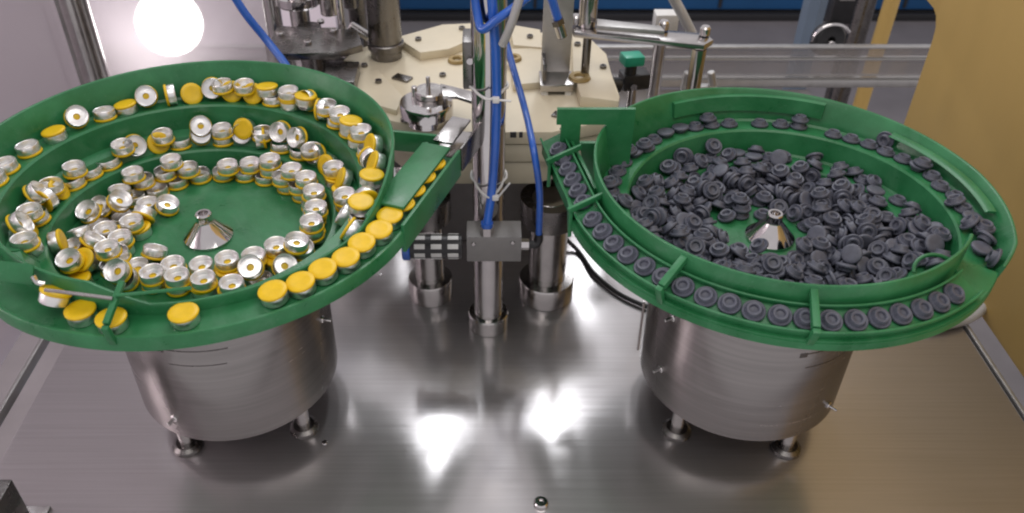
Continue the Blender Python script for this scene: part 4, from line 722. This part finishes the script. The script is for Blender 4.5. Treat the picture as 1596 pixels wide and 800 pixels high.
STOPPERS = """5811 10674 4322 155 -41 457 123 4488 10417 4299 322 116 90 -353 6693 10450 4332 302 -156 -176 322 3372 10895 4276 383 150 82 -273 7111 10706 4491 38 -10 -465 -179 6403 10983 4141 394 29 -173 253
4026 12707 4158 216 114 -141 413 3773 10864 4216 324 44 -33 -377 6213 10529 4148 469 99 -1 -141 6923 11530 4221 342 -104 -221 271 7589 10317 4734 24 254 -429 -26 5462 13607 4299 62 88 438 216
5434 12197 4022 379 -39 -243 214 4501 11106 4115 476 22 -140 -60 6264 10240 4180 139 -137 -135 440 3692 13744 4260 185 39 -305 348 6335 11398 4224 380 274 63 -163 7349 13617 4677 382 230 -219 -53
4785 10269 4239 420 52 87 252 7653 10878 4750 361 14 -216 -269 3522 11727 4140 82 -21 110 -480 5921 11850 4138 449 18 24 -218 5497 11123 4145 424 -12 8 -265 7819 10789 4727 247 14 3 434
5179 11041 4177 328 -52 104 -359 4330 14039 4281 44 -12 156 -473 4709 13025 4143 233 275 -168 302 7182 11370 4373 486 63 83 -59 6057 13355 4074 141 -65 -315 356 6035 11139 4170 247 64 -270 334
2817 11702 4290 302 8 -257 304 7721 11557 4693 479 -72 -109 -62 7304 10968 4454 477 34 22 143 7776 10556 4748 221 114 -429 66 3400 13470 4173 480 78 -53 -105 6950 10857 4297 258 116 -44 410
5454 13359 4147 476 55 -59 -129 2894 12223 4207 271 -43 -177 379 5509 11398 4167 85 261 372 190 7751 12153 4582 467 0 36 175 7629 9974 4752 234 -304 -38 318 5904 12491 4217 492 -31 -67 -45
2343 11910 4462 479 12 141 -5 6289 12457 4184 392 265 -139 87 5006 12687 4002 57 -3 -9 -497 6377 11596 4283 205 -145 2 432 4493 12446 4132 32 -7 30 498 3806 12211 4035 293 81 -350 188
3596 11291 4191 276 -25 -40 -414 5188 10433 4202 328 -115 25 -359 5845 13440 4171 398 -50 -67 291 6328 12665 4268 344 -83 -72 346 7664 12744 4683 470 -8 35 167 5937 10286 4070 465 -93 -110 -115
6880 11075 4246 395 24 7 -305 7756 12483 4568 498 -10 24 35 6483 10661 4184 170 62 92 457 2858 12786 4280 287 -101 -49 393 4024 13679 4172 18 -121 81 -478 6233 12171 4177 133 -83 53 -472
6807 12210 4230 142 -54 -30 -476 4033 10269 4276 194 -58 -71 -452 3465 12438 4126 174 -33 -25 -467 2614 13421 4543 117 35 -22 -484 2686 12514 4216 325 -83 128 -348 4290 13298 4245 11 478 62 133
5706 10849 4078 160 189 -173 -398 4615 13897 4167 294 -68 -122 379 6576 11811 4240 272 34 -84 410 6409 12053 4228 264 92 27 414 4250 12215 3927 422 -52 -71 253 5071 10088 4181 144 -51 -48 -474
7217 12325 4165 150 25 26 475 5823 12108 4157 107 -57 83 478 7269 13338 4549 287 6 35 408 2149 12380 4518 495 -12 -35 62 2358 12900 4411 489 -16 -32 98 2925 13587 4570 219 23 -26 -448
3184 11226 4273 408 -71 -78 -269 4517 12341 4013 453 -13 2 212 6890 12550 4309 11 -285 -409 34 6058 10571 4149 114 -78 -460 -138 6964 12869 4224 88 -90 102 -473 5619 11850 4012 191 8 4 462
2501 13198 4422 105 -25 1 488 6805 13812 4538 458 -20 29 197 7481 13086 4551 366 3 36 339 5195 12422 3979 415 137 -92 224 6638 10770 4270 471 -112 -7 -125 5610 12258 4002 361 174 -68 291
5700 12465 4135 101 36 -459 -166 7062 13606 4540 489 -23 27 97 5676 13169 4090 167 12 26 -470 5398 12756 4058 163 267 -190 340 6533 14000 4532 493 -34 10 -74 7162 11764 4292 400 -155 26 255
3201 11123 4149 436 109 38 217 5696 10500 4251 119 479 48 -63 3413 14163 4564 12 -176 467 -34 3720 14331 4572 10 -150 476 -34 4509 13098 4147 133 318 -203 300 3625 12779 4083 72 67 42 488
4281 14528 4589 279 -29 20 414 3006 12469 4255 189 -122 -18 446 5669 14423 4507 307 -19 30 393 6008 14406 4627 459 -35 -7 -196 5006 10816 4050 312 172 -40 349 3368 12959 4130 350 35 -144 -325
6388 13090 4235 420 -121 -12 243 7836 11474 4592 336 -29 21 -369 5066 13836 4234 30 444 -227 21 7102 10431 4432 473 -146 37 -57 4418 12654 3978 295 -66 -180 355 3813 13498 4099 409 -83 5 275
5389 10763 4136 149 -380 -289 -18 4697 14487 4487 266 -26 25 422 6035 11504 4062 27 304 -97 -384 5273 14461 4503 499 -36 -1 13 5060 13341 4204 139 41 71 473 4029 14406 4464 143 -25 26 478
6757 13208 4198 339 -38 -122 -344 6158 12950 4120 86 -41 96 481 3959 11485 4015 426 27 249 -78 4045 10839 4169 115 -186 -36 -448 3812 13070 4065 440 -22 -80 223 3080 11396 4254 382 -68 -240 -204
5383 10091 4259 272 53 -416 -23 7014 10299 4351 243 -107 -210 -368 4900 12288 3894 484 -9 3 126 6649 11455 4197 101 202 377 -239 4096 13179 4107 466 -18 -180 17 5543 12546 4039 345 -316 -175 24
3073 12910 4223 168 -185 143 -409 7277 11944 4278 383 -60 202 243 6211 11142 4166 154 -189 -289 -327 6848 13009 4148 430 -35 8 -252 5306 13273 4112 110 -66 -462 140 6174 13763 4259 200 365 246 -129
5388 10613 4041 370 175 -35 285 5504 12875 4130 467 -148 95 28 4266 10423 4143 374 68 60 -319 2631 11446 4295 470 -73 -96 -119 5920 13038 3950 321 -67 -159 343 4799 13590 4171 385 -66 -74 -304
5571 9999 4176 470 -13 40 166 6838 11838 4152 412 -42 -36 -278 4771 13205 4210 95 -20 -100 -480 6629 12689 4151 474 3 -158 0 2882 11676 4327 225 -416 105 -123 6119 11545 4152 269 165 124 367
6086 13446 4216 314 57 124 364 3561 13209 4110 311 -51 -69 -382 3160 13949 4444 484 -13 -22 -124 3399 11781 4182 13 140 -464 -122 5993 14362 4508 259 -12 34 426 3385 12696 4077 389 -15 -259 -176
4335 10837 4023 198 -79 25 452 6561 13402 4188 160 24 -119 -458 3936 12789 4144 333 -192 -305 -96 3840 12585 3954 401 -175 -26 241 4356 14476 4474 492 -31 -18 -79 4182 11134 4012 500 9 5 17
7107 11294 4369 85 -480 -94 59 5162 14023 4167 279 -58 159 379 7631 12789 4679 29 460 -193 -21 6670 12406 4138 261 -37 165 -392 6449 10304 4150 303 52 -140 -369 4124 12469 3963 391 -56 154 266
3726 11467 4134 329 -258 46 -271 6279 11940 4026 328 -15 -347 147 5929 12375 4077 223 -7 -199 401 4386 13607 4157 86 75 49 484 3314 12241 3986 408 -97 166 -217 6677 11015 4228 18 -67 -493 -51
2727 11915 4176 355 83 61 -337 4942 12735 3876 197 -5 -8 -459 5755 11400 3982 290 46 185 360 6508 11302 4144 92 25 404 -279 4501 12317 3889 286 -9 4 410 5126 10407 4072 77 45 130 475
5169 12955 3968 199 -195 -8 -415 3704 10353 4259 468 -31 -122 -122 6824 10545 4260 442 -39 -19 229 3845 11895 3980 198 -143 140 413 5313 12883 4002 274 -87 236 -334 4483 13106 4133 175 -257 156 359
5624 10411 3994 339 -270 45 245 4774 12914 4049 223 397 194 72 6222 12302 4030 179 349 187 -248 3568 12415 3960 269 139 119 379 7836 11162 4716 26 336 -369 -24 7075 10975 4345 291 72 207 342
2162 12273 4396 56 36 -6 -496 4281 13879 4071 43 -19 31 497 4567 10379 4213 99 58 484 -48 4727 10647 4116 232 -41 -60 437 5978 11830 3999 497 -2 9 -55 5057 13194 3958 369 -115 154 277
2764 11354 4205 351 -168 92 300 7871 11846 4579 163 29 20 471 5856 12067 4006 264 -219 -93 352 2718 13477 4549 34 358 347 11 3328 12437 3981 332 -244 -63 -276 5236 13566 4075 244 1 185 -396
3510 10866 4077 234 196 -75 389 4791 14016 4200 2 -114 486 -36 3064 11273 4078 433 21 -36 -247 5378 13851 4114 376 -27 24 327 3062 12298 4134 422 -165 -34 -210 5919 10533 4019 86 249 -369 -210
4202 12963 4025 462 61 -34 177 5295 10939 3960 316 158 -6 354 3869 10925 4076 225 111 -62 428 6095 10790 4124 109 31 -280 -398 4117 12779 4003 200 91 -232 384 5984 11197 4083 102 -248 316 280
5568 11940 3888 29 8 3 499 5079 13008 4017 174 399 -215 -121 2625 12062 4089 296 164 -70 362 4967 10497 4106 33 -187 101 451 3845 12387 4020 53 449 -40 210 4790 10245 4046 447 61 -96 194
4064 10659 4058 107 55 156 460 2658 12183 4144 133 -464 33 128 3243 11938 3978 218 -98 -3 -439 4402 10118 4154 253 -106 -59 414 4275 13509 4040 209 96 -84 436 3856 13331 3980 138 -63 251 -405
3504 13544 4090 437 89 -32 -225 7362 11318 4341 95 -411 246 -109 3711 11216 4075 485 -54 -71 -85 2985 13670 4445 130 23 -27 -482 5722 11673 4051 77 110 -404 262 6144 12496 4136 145 -29 -453 -150
3773 10611 4121 424 -71 -141 -212 4586 13402 4043 391 -62 -170 254 6370 12613 4261 157 -111 461 -22 5728 11234 3881 278 8 1 415 3502 10989 4181 128 -95 281 381 6417 10610 4050 68 133 -58 474
4519 10581 4222 306 20 -9 395 2885 12799 4154 226 -108 -34 431 7115 11574 4216 452 -21 29 -211 3284 11488 4126 488 -92 -36 51 6690 12138 4100 463 147 -13 120 5627 13817 4166 462 30 85 169
3502 13044 3988 237 -57 259 -351 2241 12592 4403 108 -36 -3 487 5779 10642 4025 258 -398 11 159 7139 10583 4223 223 -21 -12 -447 3732 13730 4251 300 -391 54 -68 3174 12242 3919 377 91 90 303
4984 13496 3976 315 166 164 -310 5712 12802 3943 365 107 -88 312 4460 13181 3856 174 -1 -10 -469 4383 10606 4082 19 7 99 -490 6484 12993 4112 11 -235 -217 384 7326 11156 4319 66 12 -233 437
6030 10042 4139 99 233 34 430 2459 11718 4178 204 -278 171 -319 4518 12855 3940 253 3 -139 -408 2163 11943 4394 151 35 -8 -475 3071 12616 4100 396 40 83 291 7342 11636 4244 300 44 139 373
5550 13455 4026 432 -5 -203 148 3384 11242 4141 48 -382 -313 -62 3613 12743 4088 67 -71 -489 42 3312 10388 4333 411 -133 -14 251 5401 13189 4011 83 -29 474 -133 6670 11685 4039 125 -201 79 -433
6460 11850 4197 45 -317 -380 51 7831 10833 4720 12 -455 -207 16 6840 11777 4014 255 -171 379 -112 4794 13199 4029 86 112 123 -464 2775 11228 4156 9 -43 187 462 5329 11273 4010 202 89 -208 398
5475 11039 3992 315 165 143 321 5635 10269 3988 415 -259 -88 56 5974 11813 3996 8 260 -427 -3 5274 13445 3852 446 0 0 226 3925 10433 4112 448 -66 13 -211 2970 11593 4018 211 220 149 368
4206 11130 4003 5 158 474 10 4183 13191 3973 327 69 -77 364 3009 12168 4044 126 41 -5 -482 6228 11630 4019 194 -352 -286 -80 6496 12531 4001 148 256 151 -373 4150 9911 4305 395 6 -198 234
6656 10825 3998 356 250 -174 175 4809 13330 4129 82 -375 -263 -182 4623 12646 3999 10 464 186 -1 6256 9875 4278 435 6 35 -244 4655 10003 4145 243 13 46 435 6445 11529 4159 112 29 -162 -459
5788 10911 3868 499 21 3 -32 3754 12894 3851 407 -10 -2 290 6975 11484 4004 334 155 -264 -212 3873 11693 3964 420 -129 77 -227 6285 12769 4040 187 12 117 -448 5117 11035 3917 136 -43 50 -477
4787 13250 3856 391 -8 5 311 5216 12551 3881 440 -6 7 238 5518 10704 3864 432 13 1 252 6439 12061 3954 444 -173 -47 -144 4978 10028 4180 70 -328 -348 127 3566 12059 3974 302 23 200 344
6704 10526 4040 332 -11 -330 -176 2813 12533 4130 35 -57 495 -10 5620 12948 4013 82 -278 399 82 5019 13555 4012 229 -306 -249 -205 6865 10957 3990 406 -67 -282 -40 6226 10404 3945 325 -25 -130 -356
4667 13501 3998 196 -458 -28 -25 5109 10391 4081 137 443 -188 -13 5347 10241 3962 162 -167 112 428 3963 13793 4056 351 -36 6 355 6893 11210 4103 284 -185 -75 360 4534 10955 3904 441 -19 22 235
6011 10179 3951 67 194 45 454 3397 11599 3948 462 -159 36 -99 3857 11069 4023 127 -14 -474 94 6219 12939 3958 351 -55 -32 -350 3807 10742 4008 102 -484 -52 56 3597 10865 4006 116 26 -455 -170
3171 11820 3868 295 -24 25 -402 3277 10884 4067 351 210 -12 288 6514 12369 4010 238 259 -188 302 4884 10861 3937 203 63 92 -443 4645 10753 4103 66 -236 -426 -91 3468 10211 4399 46 187 461 21
6189 11044 3927 342 -81 -80 -347 3826 11499 3874 441 7 -8 -235 3476 12700 3853 480 -1 4 139 3088 13137 4073 20 63 -9 495 6571 11024 4107 73 -279 -407 35 5236 10624 3901 157 -8 -74 469
4190 12884 3863 91 4 -9 -492 5702 13292 3968 0 -203 -457 9 6691 12564 4002 219 -159 -279 315 5869 12497 3868 175 -9 -3 -468 6276 10732 3983 293 -10 8 -405 6641 11375 4004 199 272 369 27
6691 11998 4009 59 114 -424 232 3893 13021 3923 180 46 124 447 2499 11022 4409 257 -33 -24 427 4880 10539 3987 5 -185 -464 -11 6309 11395 3939 434 -102 102 -203 3753 10441 3999 69 458 -131 -134
5890 9916 3975 13 -312 390 14 2957 12867 4017 479 -20 -30 137 6236 10787 3981 8 384 -320 -10 6065 12809 3855 317 1 9 387 6052 13364 3925 328 -347 76 -129 6126 11370 3870 307 8 4 395
4529 13708 3909 234 -441 -11 -22 3862 10010 4094 12 -475 -14 -154 4439 10027 3899 390 -88 -41 -297 4762 9843 3999 189 -29 181 -425 4459 10489 3862 233 2 -12 442 6294 10308 3831 328 -12 34 -376
6028 12096 3966 96 -73 161 458 4043 10395 3850 201 -1 -12 458 6019 13137 3852 30 -3 -1 499 2704 11752 3990 438 -10 -35 239 6755 12190 3929 464 -91 -116 116 5695 9638 3991 392 -256 -160 -72
3478 10583 3922 479 -87 108 -43 3534 10311 4014 80 -68 -113 476 2788 11181 3973 329 35 -8 -375 5854 10235 3882 416 6 10 277 3552 11496 4028 262 339 255 -39 3584 11257 4012 111 466 137 44
3118 10503 3950 387 36 -2 -314 4992 10208 3920 68 43 112 481 3549 12015 4014 0 -338 -308 202 5567 9900 3873 103 -15 33 -488 4066 10581 3932 463 -122 21 -141 3603 10007 4073 122 -430 224 2
6469 10588 3849 86 -6 6 -492 3608 9746 4098 59 118 289 386 2651 11475 4126 135 -421 186 140 4836 10023 3885 135 -19 66 477 4944 9443 4013 54 -20 -302 -394 5095 9848 3950 210 89 62 -441
3921 9696 4014 48 119 151 459 2765 11070 4087 487 29 -28 -107 5235 10019 3888 475 -74 -34 -132 6511 11034 3997 38 -464 -168 71 4378 10666 3938 486 -113 -36 -6 3353 10099 4091 109 390 107 -273
5878 9905 3978 286 12 15 -410 2473 10689 4434 234 -73 17 -436 2940 11888 4176 25 -8 489 102 4414 10275 4082 20 -104 -488 20 5360 9647 3948 231 -126 -71 -419 5090 9545 4016 55 -192 -217 -403
3290 11547 4003 11 -125 -439 203 3116 11304 3926 423 42 140 224 3478 9662 4373 329 -29 -3 375 3882 11184 3964 199 -156 -28 -430 3384 10349 4071 355 88 -205 -273 2821 10874 4109 132 418 236 -46
3618 11714 3948 392 -29 142 274 5515 11444 4011 0 450 -218 -9 5439 9920 4119 53 -393 289 -98 5567 12350 3880 387 -1 9 316 4110 9654 4033 354 77 238 249 4953 9457 4246 323 -105 109 350
6488 11829 4012 103 -305 -364 116 3205 9804 4506 105 227 -396 -176 6694 11682 4003 105 372 -255 -189 4682 10313 4010 158 -466 20 -86 4406 9680 3899 337 23 28 -367 3761 10471 3994 436 33 147 193
6418 12765 3973 8 471 -166 13 6177 12528 3979 0 430 254 -9 2824 10558 4083 244 120 262 328 3911 10183 4032 151 -48 330 341 4941 9111 4414 435 -207 46 126 5685 10093 4008 387 4 -90 -303
4652 9314 4327 499 0 7 -23 4178 9965 4081 73 451 -204 -1 3060 10956 4038 449 -5 152 159 5312 9638 4114 274 -37 13 -416 3907 9739 4167 363 -52 38 337 3758 10179 4191 482 -51 -116 -43
4160 10363 3958 87 185 -76 450 3580 9881 4180 433 -200 29 148 5263 9307 4426 475 47 15 149 5635 9668 4212 277 -188 80 363 6441 11505 3975 388 -153 88 -261 2999 10274 4121 71 208 229 386
4348 9452 4124 234 -149 290 298 4186 13333 3971 2 36 -499 0 3342 11055 3926 380 -135 -12 -295 5988 12672 3986 413 5 9 282 5234 9423 4322 496 39 31 -33 5233 9949 4186 75 126 -471 83
4322 9343 4337 221 -11 -3 -448 3012 10692 4183 332 -3 326 -184 3453 10549 4128 444 -77 176 127 4264 9805 4105 407 81 103 258 5519 9630 4317 313 -105 -126 354 4552 9954 4005 61 95 -97 477
3846 10037 4255 24 476 -33 147 5748 13325 3970 178 -7 -7 -467 3451 10051 4341 129 242 386 -160 5854 9869 4100 53 0 -20 497 6308 10032 3987 335 -105 -309 -177 3295 10342 4166 91 -223 10 438
3502 9357 4512 464 -168 72 -43 3781 9681 4323 291 -68 -58 -396 5878 10980 3976 150 -188 -50 -435 2616 10869 4269 370 -175 280 -67 4151 10125 4203 177 -220 -402 94 5918 9601 4296 132 -13 23 482
4418 9821 4299 24 462 -139 -129 4350 9069 4510 244 -72 173 394 4905 9791 4117 438 229 11 76 3173 10635 4187 329 -71 239 -281 3699 10005 4354 251 -73 122 -408 4651 9563 4043 196 171 335 -265
4023 9619 4318 367 -166 101 -279 4322 9664 4326 300 13 118 -382 3389 9673 4489 330 7 -29 -374 2894 10818 4218 464 41 134 -123 4645 9566 4086 191 -101 -299 -338 2160 11200 4505 82 -55 -53 487
2238 11304 4394 458 -19 -23 199 2129 11617 4382 350 30 -19 -355"""

# ------------------------------------------------------------------ caps and stoppers (each at rest where it settled in its bowl)
from mathutils import Quaternion
def unpack(s):
    v = [int(x) for x in s.split()]
    return [(Vector((v[i] * 5e-5, v[i + 1] * 5e-5, v[i + 2] * 5e-5)), Quaternion([v[i + 3] / 500, v[i + 4] / 500, v[i + 5] / 500, v[i + 6] / 500]).normalized()) for i in range(0, len(v), 7)]
ma, md = cap_meshes()
capA = ma.build('aluminium_seal', 'cap_aluminium', None, angle=50); capD = md.build('plastic_disc', 'yellow_plastic', None, angle=50)
meA, meD = capA.data, capD.data
bpy.data.objects.remove(capA); bpy.data.objects.remove(capD)
def put_cap(loc, q, label, group):
    t = bpy.data.objects.new('vial_cap', None); COL.objects.link(t); t.empty_display_size = 0.01
    t.rotation_mode = 'QUATERNION'; t.location = loc; t.rotation_quaternion = q
    tag(t, label, 'cap', group)
    for nm, me in (('aluminium_seal', meA), ('plastic_disc', meD)):
        c = bpy.data.objects.new(nm, me); COL.objects.link(c); c.parent = t
def where(B, p):
    rx = (p.x - B.cx) * B.mir; ry = p.y - B.cy; r = math.hypot(rx, ry); u = ((math.degrees(math.atan2(ry, rx)) - 215) / 360) % 1.0
    k = 0
    for j in (0, 1):
        if r > B.Rr(j + u) - 0.003: k = j + 1
    an = math.degrees(math.atan2(p.y - B.cy, p.x - B.cx)) % 360
    side = ('right', 'back right', 'back', 'back left', 'left', 'front left', 'front', 'front right')[int((an + 22.5) / 45) % 8]
    return k, side, r
for loc, q in unpack(CAPS):
    k, side, rr = where(BL, loc); up = (q @ Vector((0, 0, 1))).z
    st_ = 'silver cap open side up' if up > 0.6 else 'cap yellow disc up' if up < -0.6 else 'cap tipped on edge'
    pl = ('on floor of left bowl, %s side, ' + ('near the nut' if rr < 0.06 else 'by the step' if rr > 0.088 else 'midway'), 'on middle track of left bowl, %s side', 'on outermost track of left bowl, %s side')[k] % side
    put_cap(loc, q, st_ + ' ' + pl, 'caps ' + st_.replace('silver cap ', '').replace('cap ', '') + ' ' + pl)
# yellow caps on the discharge track
flip = Quaternion((0, 1, 0, 0))
TR = [(128, 461, 'yellow cap under the thin guide rod at the front of the left bowl'), (172, 493, 'yellow cap crossed by the green bridge bar at the front of the left bowl'),
      (285, 485, 'single yellow cap lying alone on the front ledge of the left bowl')]
ROW = [(420, 447), (458, 430), (497, 413), (533, 389), (561, 367), (586, 348), (609, 327), (629, 306), (643, 293)]
for i, (px, py, lab) in enumerate(TR):
    p = P(px, py, z=0.2532 + (0.006 if i == 0 else 0)); u = u_of(BL, p); r = (Vector((p.x - BL.cx, p.y - BL.cy))).length
    put_cap(BL.pt(u, min(max(r, BL.Rr(2 + u) + 0.0105), BL.Rr(3 + u) - 0.0118), BL.zd(u) + CAP_H + 0.0004), Quaternion((0, 0, 1), 0.7 * i) @ flip, lab, 'caps on the front ledge')
put_cap(P(88, 452, z=0.262), Quaternion((1, 0, 0), R(-28)) @ Quaternion((0, 1, 0), R(18)) @ flip, 'tilted cap half hidden at the left end of the front ledge', 'caps on the front ledge')
ORD = ('first second third fourth fifth sixth seventh eighth ninth tenth eleventh twelfth thirteenth').split()
us = [u_of(BL, P(px, py, z=0.2532)) for px, py in ROW]
u = us[0]
for i in range(11):
    lab = 'yellow cap first in the touching row on the front track, nearest the viewer' if i == 0 else 'yellow cap, %s in the touching row on the left bowl track counted from the front' % ORD[i]
    if u < BL.uend:
        loc = BL.pt(u, BL.Rr(2.5 + u) + (0.0012 if i % 2 else -0.001), BL.zd(u) + CAP_H + 0.0018); tn = (BL.pt(u + 0.01, BL.Rr(2.5 + u), 0) - BL.pt(u, BL.Rr(2.5 + u), 0)).normalized()
    else:
        s = (u - BL.uend) * 2 * math.pi * BL.Rr(2.5 + BL.uend); loc = oL + dL * s + nL * 0.0133 + Vector((0, 0, CAP_H + 0.0018)); tn = dL
    ax = tn.cross(Vector((0, 0, 1)))
    put_cap(loc, Quaternion(ax, R(random.uniform(6, 10))) @ Quaternion((0, 0, 1), i) @ flip, lab, 'yellow caps in the discharge row' if i else None)
    u += 0.0196 / (2 * math.pi * BL.Rr(2.5 + min(u, BL.uend)))
for i in range(4):
    put_cap(oL + dL * (0.028 + 0.0212 * i) + nL * 0.0150 + Vector((0, 0, CAP_H + 0.0005)), Quaternion((0, 0, 1), i) @ flip, 'yellow cap beside the green chute cover, %s from its lower end' % ORD[i], 'yellow caps under the chute cover')

ms = stopper_mesh(); so = ms.build('stopper', 'grey_rubber', None, angle=50); meS = so.data; bpy.data.objects.remove(so)
def put_stopper(loc, q, label, group):
    o = bpy.data.objects.new('rubber_stopper', meS); COL.objects.link(o); o.rotation_mode = 'QUATERNION'; o.location = loc; o.rotation_quaternion = q
    return tag(o, label, 'stopper', group)
ST = unpack(STOPPERS)
rest = MB(); n_single = 262
for i, (loc, q) in enumerate(ST):
    if i >= n_single: rest.add(ms.v, ms.f, Matrix.Translation(loc) @ q.to_matrix().to_4x4()); continue
    k, side, rr = where(BR, loc); up = (q @ Vector((0, 0, 1))).z
    st_ = 'plug up' if up > 0.6 else 'flat face up' if up < -0.6 else 'tipped on edge'
    pl = ('in right bowl heap, %s side, ' + ('close to the nut' if rr < 0.065 else 'midway out' if rr < 0.092 else 'by the wall') if k < 2 else 'on outer track of right bowl, %s side') % side
    put_stopper(loc, q, 'grey stopper %s %s' % (st_, pl), 'stoppers %s %s' % (st_, pl))
tag(rest.build('stopper_heap', 'grey_rubber', None, angle=50), 'grey rubber stoppers buried in the heap of the right bowl', 'stoppers', kind='stuff')
ub = [u_of(BR, P(1270, 476, z=0.255)), u_of(BR, P(1032, 435, z=0.255))]; rc = (ci + co) / 2
tl_ = lambda o_: Quaternion(o_.cross(Vector((0, 0, 1))), -TILT)
line = []; u = 0.062; i = 0
while u < BR.uend - 0.01:
    line.append(u); u += (0.0165 + (0.0006 if i % 3 == 2 else 0.0)) / (2 * math.pi * (BR.Rr(2 + u) + rc)); i += 1
for i, u in enumerate(line):
    w_, z_ = ch(CW / 2 + random.uniform(-0.0004, 0.0004), 0.0003); loc = BR.pt(u, BR.Rr(2 + u) + w_, BR.zd(u) + z_); rd = (BR.pt(u, 1, 0) - BR.pt(u, 0, 0))
    if u < ub[0]: lab = 'stopper in the front channel, %s to the right of the near green bridge' % ORD[sum(u < v < ub[0] for v in line)]
    elif u < ub[1]: lab = 'stopper in the front channel, %s to the left of the near green bridge' % ORD[sum(ub[0] < v < u for v in line)]
    else: lab = 'stopper in the side channel, %s beyond the left green bridge' % ORD[sum(ub[1] < v < u for v in line)]
    put_stopper(loc, tl_(rd) @ Quaternion((0, 0, 1), i), 'grey rubber ' + lab, 'stoppers lined up in the front channel')
w_, z_ = ch(CW / 2, 0.0003)
for k in range(6):
    put_stopper(oR + dR * (0.010 + 0.0168 * k) + nR * w_ + Vector((0, 0, z_)), tl_(nR) @ Quaternion((0, 0, 1), k * 1.5), 'grey rubber stopper in the straight chute left of the right bowl, %s from the front' % ORD[k], 'stoppers in the straight chute')

for r_ in [o for o in bpy.data.objects if o.type == 'EMPTY' and o.parent is None and not o.name.startswith('vial_cap')]:
    at_base(r_)
